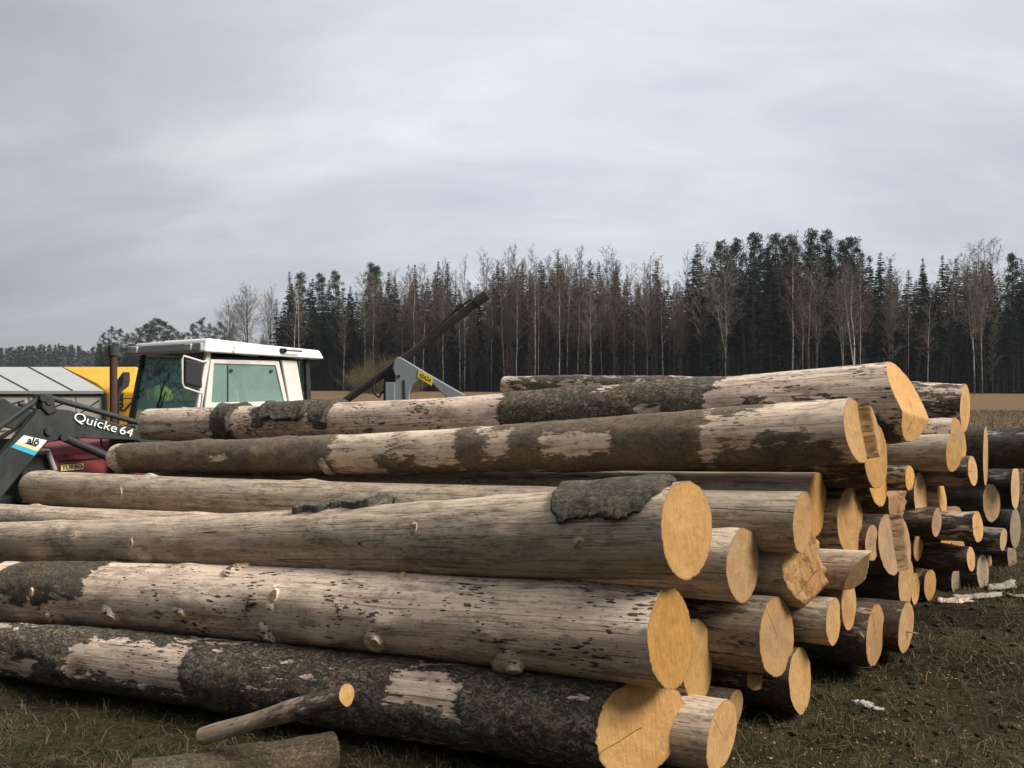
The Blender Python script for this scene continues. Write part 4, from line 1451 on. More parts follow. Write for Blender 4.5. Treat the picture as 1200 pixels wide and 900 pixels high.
M_GALV = paint('bare_bright_metal', (.55, .54, .52), .4, .3, (.25, .22, .19), 8.0, .6)
M_INK = paint('black_print', (.015, .015, .015), .6, .05)
M_WHT = paint('white_print', (.86, .86, .84), .5, .05)
M_BLUE = paint('sky_blue_print', (.05, .42, .62), .5, .05)
M_CREAM = paint('cream_print', (.82, .66, .30), .5, .05)
M_LIME = paint('yellow_green_cover', (.50, .47, .11), .75, .2, (.30, .28, .05), 6.0)
M_LAMPG = paint('lamp_lens', (.55, .54, .50), .2, .2)
M_SOFT = paint('dark_cab_trim', (.045, .045, .047), .8, .2)


def glass_mat(name, tint, haze, hz, crack=False):
    t = NT(name)
    v = t.n('ShaderNodeTexCoord').outputs['Object']
    tr = t.n('ShaderNodeBsdfTransparent', {'Color': tint})
    n = t.noise(v, 3.0, 4, .6)
    df = t.n('ShaderNodeBsdfDiffuse', {'Color': haze})  # dirt film whose pale green also stands in for reflected sky
    gl = t.n('ShaderNodeBsdfGlossy', {'Color': (.9, .95, .93), 'Roughness': .05})
    lw = t.n('ShaderNodeLayerWeight', {'Blend': .5})
    frf = t.math('ADD', t.math('MULTIPLY', t.math('POWER', lw.outputs['Facing'], 4.0), .6), .03)
    f = t.math('ADD', t.math('MULTIPLY', t.smooth(n, .3, .7), .06), hz)
    if crack:
        w = t.n('ShaderNodeTexNoise', {'Vector': v, 'Scale': 3.0, 'Detail': 3.0})
        a = t.n('ShaderNodeVectorMath', operation='ADD')
        s = t.n('ShaderNodeVectorMath', operation='SCALE')
        t.set(s, 0, w.outputs['Color'])
        s.inputs['Scale'].default_value = .35
        t.set(a, 0, v)
        t.set(a, 1, s.outputs[0])
        vo = t.n('ShaderNodeTexVoronoi', {'Vector': t.mapping(a.outputs[0], (1, 4.5, 7), rot=(R(40), 0, 0)), 'Scale': 1.3}, feature='DISTANCE_TO_EDGE')
        ck = t.math('SUBTRACT', 1.0, t.smooth(vo.outputs['Distance'], .02, .07))
        big = t.smooth(t.noise(v, 1.5, 2, .5), .40, .52)
        ck = t.math('MULTIPLY', ck, big)
        t.set(df, 'Color', t.mix(ck, haze, (.02, .03, .03)))
        f = t.math('MAXIMUM', f, t.math('MULTIPLY', ck, .6))
    m1 = t.n('ShaderNodeMixShader')
    t.set(m1, 0, f)
    t.t.links.new(tr.outputs[0], m1.inputs[1])
    t.t.links.new(df.outputs[0], m1.inputs[2])
    m2 = t.n('ShaderNodeMixShader')
    t.set(m2, 0, frf)
    t.t.links.new(m1.outputs[0], m2.inputs[1])
    t.t.links.new(gl.outputs[0], m2.inputs[2])
    t.t.links.new(m2.outputs[0], t.out.inputs[0])
    return t.mat


M_PANE = glass_mat('greenish_cab_glass', (.76, .92, .87), (.50, .66, .61), .20)
M_SCREEN = glass_mat('cracked_greenish_screen', (.72, .90, .86), (.46, .72, .66), .17, True)

TO = Vector((-4.752, 11.104, -.5))
TF = Vector((-.616, -.788, 0)).normalized()
TL = Vector((.788, -.616, 0)).normalized()


def tp(px, py, yl):
    """local (x, z) of the tractor for a photo point on the upright plane yl metres left of its middle"""
    k = (px - 600) / F
    b = TO + TL * yl
    t = (k * b.y - b.x) / (TF.x - k * TF.y)
    Z = b.y + t * TF.y
    return t, H - (py - 450) / F * Z - TO.z


def tractor():
    o = empty('tractor', TO, math.atan2(TF.y, TF.x))
    tag(o, 'red tractor with a square white cab and cracked windscreen behind the log pile', 'tractor')
    W = .98
    # roof: a shallow tray, its front edge greyed to stand in for shade
    zr, zf = 2.60, 2.69
    m = MB()
    m.hexa([(-1.95, -W, zr - .13), (0, -W, zf - .17), (0, W, zf - .17), (-1.95, W, zr - .13), (-1.9, -W + .05, zr), (-.06, -W + .06, zf), (-.06, W - .06, zf), (-1.9, W - .05, zr)])
    roof = m.build('roof', M_ROOFP, o, .03)
    m = MB()
    m.hexa([(-1.35, -.6, zr + .015), (-.25, -.6, zf - .01), (-.25, .6, zf - .01), (-1.35, .6, zr + .015), (-1.3, -.55, zr + .06), (-.3, -.55, zf + .035), (-.3, .55, zf + .035), (-1.3, .55, zr + .06)])
    m.build('roof_hatch', M_ROOFP, roof, .02)
    m = MB()
    m.box(.002, .05, -W + .02, W - .02, zf - .16, zf - .05)
    m.build('shaded_roof_front', M_TIN, roof, .015)  # dull grey stands in for the white roof front in shade
    m = MB()
    m.box(.05, .085, W - .36, W - .20, zf - .155, zf - .065)
    m.build('work_lamp', M_LAMPG, roof, .01)
    m = MB()
    m.box(.05, .085, -W + .20, -W + .36, zf - .155, zf - .065)
    m.build('work_lamp', M_LAMPG, roof, .01)
    m = MB()
    m.tube([(-1.22, W - .005, 2.575), (-1.22, W + .04, 2.575), (-1.50, W + .045, 2.57)], .012, 8)
    m.box(-1.26, -1.18, W - .03, W + .02, 2.545, 2.605)
    m.build('roof_latch', M_BLK, roof)
    m = MB()
    m.tube([(-.42, W - .01, 2.60), (-.42, W + .012, 2.60), (-.42, W + .012, 2.50), (-.78, W + .012, 2.475)], .007, 6)
    m.build('gutter_trim', M_BLK, roof)
    # cab body below the roof
    Y = .86
    x0, x1 = -1.72, -.10
    m = MB()
    m.box(x0, x1 + .18, -Y, Y, .75, 1.22)
    m.build('cab_base', M_SOFT, o, .03)
    for s in (1, -1):
        m = MB()            # front corner post leaning forward at its foot
        y = s * (Y - .03)
        m.prism([(x1 - .07, 2.52), (x1 + .0, 2.52), (x1 + .26, 1.22), (x1 + .17, 1.22)], y - .035, y + .035)
        m.build('corner_post', M_WHITE if s > 0 else M_CHAR, o, .012)
        m = MB()            # black rear post
        m.prism([(x0 - .04, 2.47), (x0 + .03, 2.47), (x0 - .02, 1.22), (x0 - .12, 1.22)], y - .035, y + .035)
        m.build('corner_post', M_BLK, o, .012)
    # windscreen
    m = MB()
    m.hexa([(x1 + .205, -Y + .07, 1.22), (x1 + .213, -Y + .07, 1.22), (x1 + .213, Y - .07, 1.22), (x1 + .205, Y - .07, 1.22),
            (x1 - .035, -Y + .07, 2.50), (x1 - .027, -Y + .07, 2.50), (x1 - .027, Y - .07, 2.50), (x1 - .035, Y - .07, 2.50)])
    ws = m.build('windscreen', M_SCREEN, o)
    m = MB()
    m.tube([(x1 + .23, -.25, 1.20), (x1 + .12, -.18, 1.75), (x1 + .05, -.10, 2.15)], .010, 6)
    m.tube([(x1 + .23, -.15, 1.20), (x1 + .13, -.12, 1.65), (x1 + .07, -.04, 2.0)], .008, 6)
    m.build('wiper', M_BLK, ws)
    # doors with their panes (near side and far side)
    for s in (1, -1):
        ys = s * Y

        def q(px, py):
            return tp(px, py, Y)
        a, b, c, d = q(246, 421), q(326, 423), q(338, 480), q(238, 484)
        a2, b2, c2, d2 = q(250, 426), q(322, 428), q(332, 470), q(247, 472)
        b2 = (b2[0], b2[1])
        m = MB()
        pts = [(p[0], ys - .02, p[1]) for p in (a, b, c, d)] + [(p[0], ys - .02, p[1]) for p in (a2, b2, c2, d2)] + \
              [(p[0], ys + .02, p[1]) for p in (a, b, c, d)] + [(p[0], ys + .02, p[1]) for p in (a2, b2, c2, d2)]
        fs = []
        for i in range(4):
            j = (i + 1) % 4
            fs += [(i, j, 4 + j, 4 + i), (8 + i, 12 + i, 12 + j, 8 + j), (i, 8 + i, 8 + j, j), (4 + i, 4 + j, 12 + j, 12 + i)]
        m.poly(pts, fs)
        door = m.build('door', M_WHITE, o, .01)
        m = MB()
        pp = [(p[0], p[1]) for p in (a2, b2, c2, d2)]
        m.prism(pp, ys - .004, ys + .004)
        m.build('pane', M_PANE, door)
        m = MB()
        for fx, fz in ((.27, .13), (.93, .14)):
            xx = a2[0] + (b2[0] - a2[0]) * fx
            zz = a2[1] - .09
            m.tube([(xx, ys - .02, zz), (xx, ys + .022, zz)], .022, 12)
        xm = a2[0] + (b2[0] - a2[0]) * .22
        m.box(xm - .006, xm + .006, ys - .012, ys + .012, d2[1], a2[1] - .02)
        m.build('pane_fitting', M_BLK, door)
        m = MB()
        m.box(b[0] - .03, b[0] + .05, ys + s * .02, ys + s * .05, 1.62, 1.66)
        m.build('hinge', M_BLK, door, .004)
        m = MB()
        r1, r2, r3, r4 = q(329, 422), q(347, 423), q(357, 482), q(340, 482)
        m.prism([r1, r2, r3, r4], ys - .025, ys + .02)
        m.build('rear_quarter_panel', M_WHITE, o, .012)
    # rear window between the black posts, ceiling lining
    m = MB()
    m.hexa([(x0 - .075, -Y + .07, 1.25), (x0 - .068, -Y + .07, 1.25), (x0 - .068, Y - .07, 1.25), (x0 - .075, Y - .07, 1.25),
            (x0 - .012, -Y + .07, 2.45), (x0 - .005, -Y + .07, 2.45), (x0 - .005, Y - .07, 2.45), (x0 - .012, Y - .07, 2.45)])
    m.build('rear_window', M_PANE, o)
    m = MB()
    m.box(-1.7, -.16, -.80, .80, 2.44, 2.465)
    m.build('headlining', M_SOFT, o)
    m = MB()
    m.box(-1.35, -.85, -.26, .26, 1.10, 1.28)
    m.box(-1.42, -1.30, -.25, .25, 1.20, 1.85)
    m.build('seat', M_SOFT, o, .04)
    m = MB()
    m.tube([(.02, 0, 1.2), (-.28, 0, 1.50)], .03, 8)
    n = 20
    ring = [(-.28 + .10 * math.cos(2 * math.pi * i / n), .20 * math.sin(2 * math.pi * i / n), 1.52 + .10 * math.cos(2 * math.pi * i / n)) for i in range(n + 1)]
    m.tube(ring, .014, 6, caps=False)
    m.build('steering_wheel', M_BLK, o)
    # mirror on its white bent bracket
    m = MB()
    bx, by = .16, Y + .10
    a, b, c, d = (tp(*p, Y + .10) for p in ((213, 417), (238, 424), (237, 461), (213, 453)))
    loop = [(x1, Y + .02, b[1] + .02), (b[0], by, b[1]), (a[0] - .02, by + .01, a[1]), (a[0], by + .01, a[1] - .05), (d[0], by + .01, d[1] + .05), (d[0] - .03, by, d[1] - .01), (c[0], by, c[1]), (c[0] - .0, by - .01, c[1] - .12), (x1 + .18, Y + .01, 1.42)]
    m.tube(loop, .014, 8)
    br = m.build('mirror_bracket', M_WHITE, o, smooth=True)
    m = MB()
    e, f, g, h = (tp(*p, Y + .10) for p in ((216, 421), (236, 425), (236, 455), (216, 450)))
    m.prism([e, f, g, h], by - .03, by + .03)
    m.build('mirror', M_BLK, br, .02)
    # bonnet
    m = MB()
    pr = [(-.42, .70), (-.42, 1.30), (-.36, 1.40), (.36, 1.40), (.42, 1.30), (.42, .70)]
    b0 = len(m.v)
    xs = [(.12, 1.0, .04), (.9, 1.0, .0), (1.62, .96, -.05)]
    pts = []
    for x, k, dz in xs:
        pts += [(x, y * k, z + (dz if z > 1.0 else 0)) for y, z in pr]
    fs = []
    for i in range(2):
        for j in range(6):
            fs.append((i * 6 + j, i * 6 + (j + 1) % 6, (i + 1) * 6 + (j + 1) % 6, (i + 1) * 6 + j))
    fs += [tuple(range(6)), tuple(12 + j for j in range(6))]
    m.poly(pts, fs)
    hood = m.build('bonnet', M_RED, o, .025)
    m = MB()
    m.prism([(.3, 1.215), (1.55, 1.19), (1.55, 1.175), (.3, 1.20)], .415, .432)
    m.prism([(.3, 1.215), (1.55, 1.19), (1.55, 1.175), (.3, 1.20)], -.432, -.415)
    m.build('bonnet_seam', M_BLK, hood)
    m = MB()
    xb, zb = tp(85, 547.5, .44)
    m.box(xb - .13, xb + .13, .425, .437, zb - .034, zb + .034)
    bd = m.build('badge', M_CREAM, hood)
    bd['label'] = 'cream badge reading TURBO'
    tx = text_mesh('TURBO', .072, M_INK, .002, .001)
    to = link('lettering', tx, bd)
    to.rotation_euler = (R(90), 0, R(180))
    to.location = (xb, .440, zb)
    # front: black grille with a pale bent frame
    m = MB()
    m.box(1.62, 1.95, -.40, .40, .72, 1.28)
    gr = m.build('grille', M_BLK, o, .02)
    for s in (1, -1):
        m = MB()
        p1, p2, p3 = tp(47, 528, .47), tp(56, 528, .47), tp(64, 551, .47)
        m.tube([(p1[0], s * .30, p1[1]), (p1[0], s * .47, p1[1]), (p2[0], s * .47, p2[1]), (p3[0], s * .47, p3[1])], .030, 10)
        m.build('headlamp_frame', M_GALV, gr)
        m = MB()
        m.box(1.95, 1.98, s * .25 - .09, s * .25 + .09, 1.05, 1.18)
        m.build('headlight', M_LAMPG, gr, .01)
    m = MB()
    m.box(-1.6, 2.3, -.22, .22, .42, .80)
    m.box(1.2, 1.5, -.62, .62, .40, .58)
    m.build('chassis', M_BLK, o, .03)
    # exhaust stack on the bonnet
    ex, _ = tp(133, 440, 0.0)
    m = MB()
    m.tube([(ex, 0, 1.36), (ex, 0, 2.49)], .046, 16)
    pipe = m.build('exhaust_pipe', M_RUST, o, smooth=True)
    m = MB()
    m.tube([(ex, 0, 2.47), (ex, 0, 2.60)], .066, 16)
    m.tube([(ex - .01, -.02, 2.46), (ex - .11, -.10, 2.47)], .05, 12)
    m.build('rain_cap', M_SOFT, pipe, smooth=True)
    m = MB()
    m.tube([(.5, -.30, 1.38), (.5, -.30, 1.9), (.44, -.34, 2.05)], .02, 8)
    m.build('intake_stack', M_BLK, o)

    # wheels
    def wheel(x, y, r, w, name='wheel'):
        e = MB()
        s = 1 if y > 0 else -1
        n = 36
        prof = [(r * .56, -w * .42), (r * .86, -w * .5), (r * .97, -w * .44), (r, -w * .2), (r, w * .2), (r * .97, w * .44), (r * .86, w * .5), (r * .56, w * .42)]
        pts, fs = [], []
        for i in range(n):
            a = 2 * math.pi * i / n
            for pr_, pw in prof:
                pts.append((x + math.cos(a) * pr_, y + pw, r + math.sin(a) * pr_))
        k = len(prof)
        for i in range(n):
            i2 = (i + 1) % n
            for j in range(k):
                fs.append((i * k + j, i * k + (j + 1) % k, i2 * k + (j + 1) % k, i2 * k + j))
        e.poly(pts, fs)
        for i in range(22):           # tread bars
            a = 2 * math.pi * i / 22
            for sd in (-1, 1):
                a1 = a + (.12 if sd > 0 else 0)
                c0, c1 = math.cos(a1), math.sin(a1)
                c2, c3 = math.cos(a1 + .16), math.sin(a1 + .16)
                y0, y1 = y + sd * w * .02, y + sd * w * .5
                q = []
                for rr in (r * .985, r * 1.03):
                    q += [(x + c0 * rr, y0, r + c1 * rr), (x + c0 * rr - c1 * .04, y0, r + c1 * rr + c0 * .04), (x + c2 * rr - c3 * .04, y1, r + c3 * rr + c2 * .04), (x + c2 * rr, y1, r + c3 * rr)]
                e.hexa(q)
        wh = e.build(name, M_BLK, o)
        e = MB()
        e.tube([(x, y - w * .15, r), (x, y + s * w * .30, r)], r * .57, 28)
        e.tube([(x, y, r), (x, y + s * w * .42, r)], r * .2, 16)
        e.build('rim', M_WHITE, wh, .01)
    wheel(-1.15, .95, .82, .48)
    wheel(-1.15, -.95, .82, .48)
    wheel(1.35, .80, .50, .32)
    wheel(1.35, -.80, .50, .32)
    m = MB()
    for s in (1, -1):
        pts = []
        for i in range(9):
            a = R(15 + 150 * i / 8)
            pts.append((-1.15 + math.cos(a) * .93, .82 + math.sin(a) * .93))
        inner = [(x * .98 - 1.15 * .02, z - .035) for x, z in pts]
        m.prism(pts + inner[::-1], s * .70, s * 1.2)
    m.build('mudguard', M_WHITE, o)

    # front loader
    ld = MB()
    y0, y1 = .58, .70

    def P_(lst, yl=.70):
        return [tp(a, b, yl) for a, b in lst]
    beam = P_([(60, 478), (80, 480), (165, 504), (220, 526), (222, 548), (160, 516), (78, 513), (52, 520), (30, 500), (44, 480)])
    ld.prism(beam, y0, y1)
    knee = P_([(46, 462), (60, 461), (66, 482), (56, 486), (48, 478)])
    ld.prism(knee, y0 - .03, y1 + .03)
    leg = P_([(42, 484), (56, 517), (20, 560), (-12, 600), (-45, 600), (-30, 568), (0, 534)])
    ld.prism(leg, y0 + .01, y1 + .012)
    fr_ = P_([(40, 482), (40, 490), (-20, 552), (-32, 556)])
    arm = ld.build('loader_arm', M_LOADER, o, .012)
    m = MB()
    far = P_([(-30, 470), (0, 466), (12, 474), (60, 490), (160, 520), (160, 532), (60, 512), (0, 500), (-40, 520)], -.70)
    m.prism(far, -y1, -y0)
    far2 = P_([(-30, 500), (5, 490), (-60, 600), (-90, 600)], -.70)
    m.prism(far2, -y1 + .01, -y0 - .01)
    m.build('loader_arm', M_LOADER, o, .012)

    def rod(pa, pb, rr, yl=.66, mat=M_LOADER, nm='link_rod', par=arm):
        a, b = tp(*pa, yl), tp(*pb, yl)
        mm = MB()
        mm.tube([(a[0], yl, a[1]), (b[0], yl, b[1])], rr, 12)
        return mm.build(nm, mat, par, smooth=True)
    rod((58, 466), (168, 497), .034)
    rod((50, 464), (-12, 508), .036)
    rod((22, 473), (52, 482), .030, -.2)
    cyl = rod((74, 512), (140, 541), .052, .66, M_LOADER, 'hydraulic_cylinder')
    rod((138, 540), (190, 562), .026, .66, M_GALV, 'piston_rod', cyl)
    m = MB()
    for (a, b) in ((50, 466), (57, 470), (56, 505), (74, 512)):
        c = tp(a, b, .70)
        m.tube([(c[0], .54, c[1]), (c[0], .745, c[1])], .045, 14)
    m.build('pivot_pin', M_LOADER, arm)
    # torque tube, hoses and brackets
    m = MB()
    c = tp(20, 556, 0)
    m.tube([(c[0], -.66, c[1]), (c[0], .66, c[1])], .07, 14)
    m.build('cross_tube', M_LOADER, arm)
    m = MB()
    for k, dz in enumerate((0, 6, 12, 18)):
        a, b = tp(38 - dz, 484 + dz * .9, .55), tp(8 - dz, 508 + dz * .5, .45)
        m.tube([(a[0], .55, a[1]), ((a[0] + b[0]) / 2, .5, (a[1] + b[1]) / 2 - .03), (b[0], .45, b[1])], .016, 8)
    pts = [tp(*p, .5) for p in ((118, 514), (119, 522), (125, 527), (131, 522), (133, 514))]
    m.tube([(p[0], .5, p[1]) for p in pts], .012, 8)
    m.build('hydraulic_hose', M_BLK, arm, smooth=True)
    m = MB()
    a = tp(150, 500, .6)
    m.box(a[0] - .12, a[0] + .14, .40, .56, .60, a[1] + .02)
    m.build('loader_bracket', M_LOADER, o, .01)
    # writing on the beam: the word and the number
    ta, tb = tp(86, 488, .70), tp(156, 508.5, .70)
    ang = math.atan2(tb[1] - ta[1], -(tb[0] - ta[0]))
    ln = math.hypot(tb[0] - ta[0], tb[1] - ta[1])
    for word, f, share in (('Quicke', .355, .70), ('64', .87, .22)):
        tx = text_mesh(word, .2, M_WHT, .004, 0.0, 0, 1.02)
        xs_ = [v.co.x for v in tx.vertices]
        k = ln * share / (max(xs_) - min(xs_))
        tx.transform(Matrix.Diagonal((k, k * .80, 1, 1)))
        to = link('lettering', tx, arm)
        cx_, cz_ = ta[0] + (tb[0] - ta[0]) * f, ta[1] + (tb[1] - ta[1]) * f
        to.matrix_local = Matrix.Translation((cx_, .714, cz_)) @ Matrix.Rotation(R(180), 4, 'Z') @ Matrix.Rotation(R(90), 4, 'X') @ Matrix.Rotation(ang, 4, 'Z')
    # sticker on the leg
    s0, s1, s2, s3 = (tp(*p, .715) for p in ((28, 510), (55, 516), (40, 534), (13, 524)))
    m = MB()

    def quadband(f0, f1, mt, y, g0=0.0, g1=1.0):
        def at(f, g):
            l = (s0[0] + (s3[0] - s0[0]) * f, s0[1] + (s3[1] - s0[1]) * f)
            r = (s1[0] + (s2[0] - s1[0]) * f, s1[1] + (s2[1] - s1[1]) * f)
            return (l[0] + (r[0] - l[0]) * g, l[1] + (r[1] - l[1]) * g)
        a, b, c, d = at(f0, g0), at(f0, g1), at(f1, g1), at(f1, g0)
        m.prism([a, b, c, d], .711, y, m=mt)
    quadband(0, .52, 0, .717)
    quadband(.52, .72, 1, .717)
    quadband(.72, 1, 2, .717)
    quadband(.43, .50, 3, .720, .30, .80)
    st = m.build('sticker', [M_WHT, M_CREAM, M_BLUE, M_INK], arm)
    st['label'] = 'white, cream and blue sticker with black letters'
    tx = text_mesh('alö', .105, M_INK, .002, .003)
    to = link('lettering', tx, st)
    cx_, cz_ = (s0[0] + s1[0] + .32 * (s3[0] + s2[0] - s0[0] - s1[0]) / 1) / 2, (s0[1] + s1[1] + .27 * (s3[1] + s2[1] - s0[1] - s1[1])) / 2
    an = math.atan2(s1[1] - s0[1], -(s1[0] - s0[0]))
    to.matrix_local = Matrix.Translation((cx_ - .02, .720, cz_)) @ Matrix.Rotation(R(180), 4, 'Z') @ Matrix.Rotation(R(90), 4, 'X') @ Matrix.Rotation(an, 4, 'Z')
    return o


tractor()


# ---- yellow and grey field machine behind the tractor
def W_(px, py, Z):
    return Vector(((px - 600) / F * Z, Z, H - (py - 450) / F * Z))


def harvester():
    Z1, Z2 = 17.0, 18.6
    zb = -.55
    xl, xm = (-160 - 600) / F * Z1, (121.5 - 600) / F * Z1
    ze = H - (458 - 450) / F * Z1          # eave
    zt = H - (430 - 450) / F * Z2          # top
    xr = (168 - 600) / F * Z1
    xt = (72 - 600) / F * Z2
    # base in the middle of the machine; parts in its own coordinates
    c = Vector(((xl + xr) / 2, (Z1 + Z2) / 2, zb))
    o = empty('farm_machine', c)
    tag(o, 'big yellow farm machine with grey sloping top and white side doors', 'farm machine')

    def Lc(x, y, z):
        return (x - c.x, y - c.y, z - c.z)
    m = MB()
    m.hexa([Lc(xl, Z1, ze), Lc(xm, Z1, ze), Lc(xm, Z1, ze - .06), Lc(xl, Z1, ze - .06), Lc(xl, Z2, zt), Lc(xt, Z2, zt), Lc(xt, Z2, zt - .06), Lc(xl, Z2, zt - .06)])
    top = m.build('sloping_top', M_TIN, o)
    m = MB()
    for k in range(-4, 6):
        f = k * 52 - 20
        xa, xb = (f - 600) / F * Z2, (f + 52 - 600) / F * Z1
        if xb > xm:
            continue
        m.poly([Lc(xa, Z2, zt + .004), Lc(xa + .03, Z2, zt + .004), Lc(xb + .03, Z1, ze + .004), Lc(xb, Z1, ze + .004),
                Lc(xa, Z2, zt + .02), Lc(xa + .03, Z2, zt + .02), Lc(xb + .03, Z1, ze + .02), Lc(xb, Z1, ze + .02)],
               [(0, 3, 2, 1), (4, 5, 6, 7), (0, 1, 5, 4), (1, 2, 6, 5), (2, 3, 7, 6), (3, 0, 4, 7)])
    m.build('sheet_seam', M_CHAR, top)
    m = MB()
    m.box(*[v for p in zip(Lc(xl, Z1 + .06, .45), Lc(xm - .02, Z1 + .14, ze - .07)) for v in p])
    wall = m.build('side_wall', M_TINW, o)
    for a, b in ((-110, -40), (-36, 30), (34, 86), (88, 118)):
        m = MB()
        xa, xb = (a - 600) / F * Z1, (b - 600) / F * Z1
        m.box(*[v for p in zip(Lc(xa, Z1 + .035, .62), Lc(xb, Z1 + .058, ze - .14)) for v in p])
        dd = m.build('side_door', M_TINW, wall, .01)
        m = MB()
        m.tube([Lc(xa + .05, Z1 + .03, ze - .5), Lc(xb - .05, Z1 + .03, ze - .2)], .012, 6)
        m.build('door_brace', M_CHAR, dd)
    m = MB()
    m.box(*[v for p in zip(Lc(xl, Z1 + .02, ze - .11), Lc(xm, Z1 + .05, ze - .065)) for v in p])
    m.box(*[v for p in zip(Lc(xm - .03, Z1 + .0, .3), Lc(xm + .035, Z1 + .06, ze - .065)) for v in p])
    m.build('dark_trim', M_BLK, o)
    # yellow body
    zr2 = zt - .02
    m = MB()
    pts = [Lc(xm + .04, Z1 + .05, zb + .7), Lc(xr, Z1 + .05, zb + .7), Lc(xr + .15, Z2 + .4, zb + .7), Lc(xm + .04, Z2 + .4, zb + .7),
           Lc(xm + .04, Z1 + .05, ze), Lc(xr, Z1 + .05, ze), Lc(xr + .15, Z1 + .9, zt - .03), Lc(xm - .3, Z1 + .9, zt - .35)]
    yb = MB()
    n = []
    prof = [(Z1 + .05, zb + .7), (Z1 + .05, ze - .02), (Z1 + .45, ze + .16), (Z2 - .05, zt), (Z2 + .9, zt), (Z2 + .9, zb + .7)]
    for x0_, sh in ((xm + .04, 1), (xr - .1, 0), (xr, 0)):
        for i, (yy, zz) in enumerate(prof):
            xx = x0_
            if sh and i in (2,):
                xx = xm + .04 + (xt - xm) * .25
            if sh and i in (3, 4):
                xx = xt + .03
            if x0_ == xr and i >= 2 and i <= 4:
                zz -= .10
                xx += .08
            if x0_ != xm + .04 and i in (3, 4):
                xx += .12
            if not sh:
                xx = min(xx, (160 - 600) / F * yy + .02 + (.10 if x0_ == xr else 0))
            n.append(Lc(xx, yy, zz))
    fs = []
    for k in range(2):
        for i in range(6):
            j = (i + 1) % 6
            fs.append((k * 6 + i, k * 6 + j, (k + 1) * 6 + j, (k + 1) * 6 + i))
    fs += [tuple(range(6)), tuple(12 + i for i in range(6))]
    yb.poly(n, fs)
    body = yb.build('yellow_body', M_YEL, o, .04)
    # dark slot, pipe and upright lettering
    m = MB()
    a, b, c_ = W_(145, 437, Z1), W_(139, 463, Z1), W_(137, 462, Z1)
    sl_ = [W_(x, y, Z1) for x, y in ((144, 436), (144.5, 446), (140, 464), (137, 466), (137.5, 445))]
    m.prism([(p.x - c.x, p.z - c.z) for p in sl_], Z1 - .0 - c.y, Z1 + .3 - c.y)
    m.build('dark_opening', M_BLK, body)
    m = MB()
    p = [W_(138, 467, Z1 - .02), W_(158, 467, Z1 - .02)]
    m.tube([p[0] - c, p[1] - c], .012, 6)
    p = [W_(145, 482, Z1 - .02), W_(158, 468, Z1 - .02)]
    m.tube([p[0] - c, p[1] - c], .022, 6)
    m.build('brace_rod', M_BLK, body)
    tx = text_mesh('ASSIE', .17, M_INK, .003, .006)
    to = link('lettering', tx, body)
    q = W_(141.5, 471, Z1 + .045) - c
    to.matrix_local = Matrix.Translation((q.x, Z1 + .042 - c.y, q.z)) @ Matrix.Rotation(R(90), 4, 'X') @ Matrix.Rotation(R(90), 4, 'Z')
    # running gear
    for x, r in ((xl + 1.2, .6), (xr - .6, .75), (xm - 1.6, .6)):
        m = MB()
        m.tube([Lc(x, Z1 + .15, zb + r), Lc(x, Z1 + .55, zb + r)], r, 28)
        wh = m.build('wheel', M_BLK, o, .06)
        m = MB()
        m.tube([Lc(x, Z1 + .12, zb + r), Lc(x, Z1 + .3, zb + r)], r * .5, 20)
        m.build('rim', M_YEL, wh, .02)
    m = MB()
    m.box(*[v for p in zip(Lc(xl, Z1 + .2, zb + .55), Lc(xr - .2, Z2 + .6, .44)) for v in p])
    m.build('chassis', M_CHAR, o)


harvester()


# ---- rounded tank beyond the tractor, seen through the glass of the cab
def tank():
    Z = 15.2
    x = (189 - 600) / F * Z
    zb = gz(x, Z) - .02
    o = empty('tank', (x, Z, zb), R(-20))
    tag(o, 'upright rounded yellow-green tank seen through the cracked windscreen of the cab', 'tank')
    hh = H - (451 - 450) / F * Z - zb
    m = MB()
    ring = []
    rr = .205
    for i in range(9):
        a = i / 8 * math.pi / 2
        ring.append(((0, 0, hh - .26 + .26 * math.sin(a)), max(.004, rr * math.cos(a))))
    m.tube([(0, 0, .06), (0, 0, hh - .27)] + [p for p, r in ring], [rr, rr] + [r for p, r in ring], 28)
    m.build('tank_body', M_LIME, o, smooth=True)
    m = MB()
    m.tube([(0, 0, hh * .5), (0, 0, hh * .5 + .03)], rr + .006, 28)
    m.tube([(0, 0, .0), (0, 0, .07)], rr + .03, 28)
    m.build('band', M_CHAR, o)


tank()


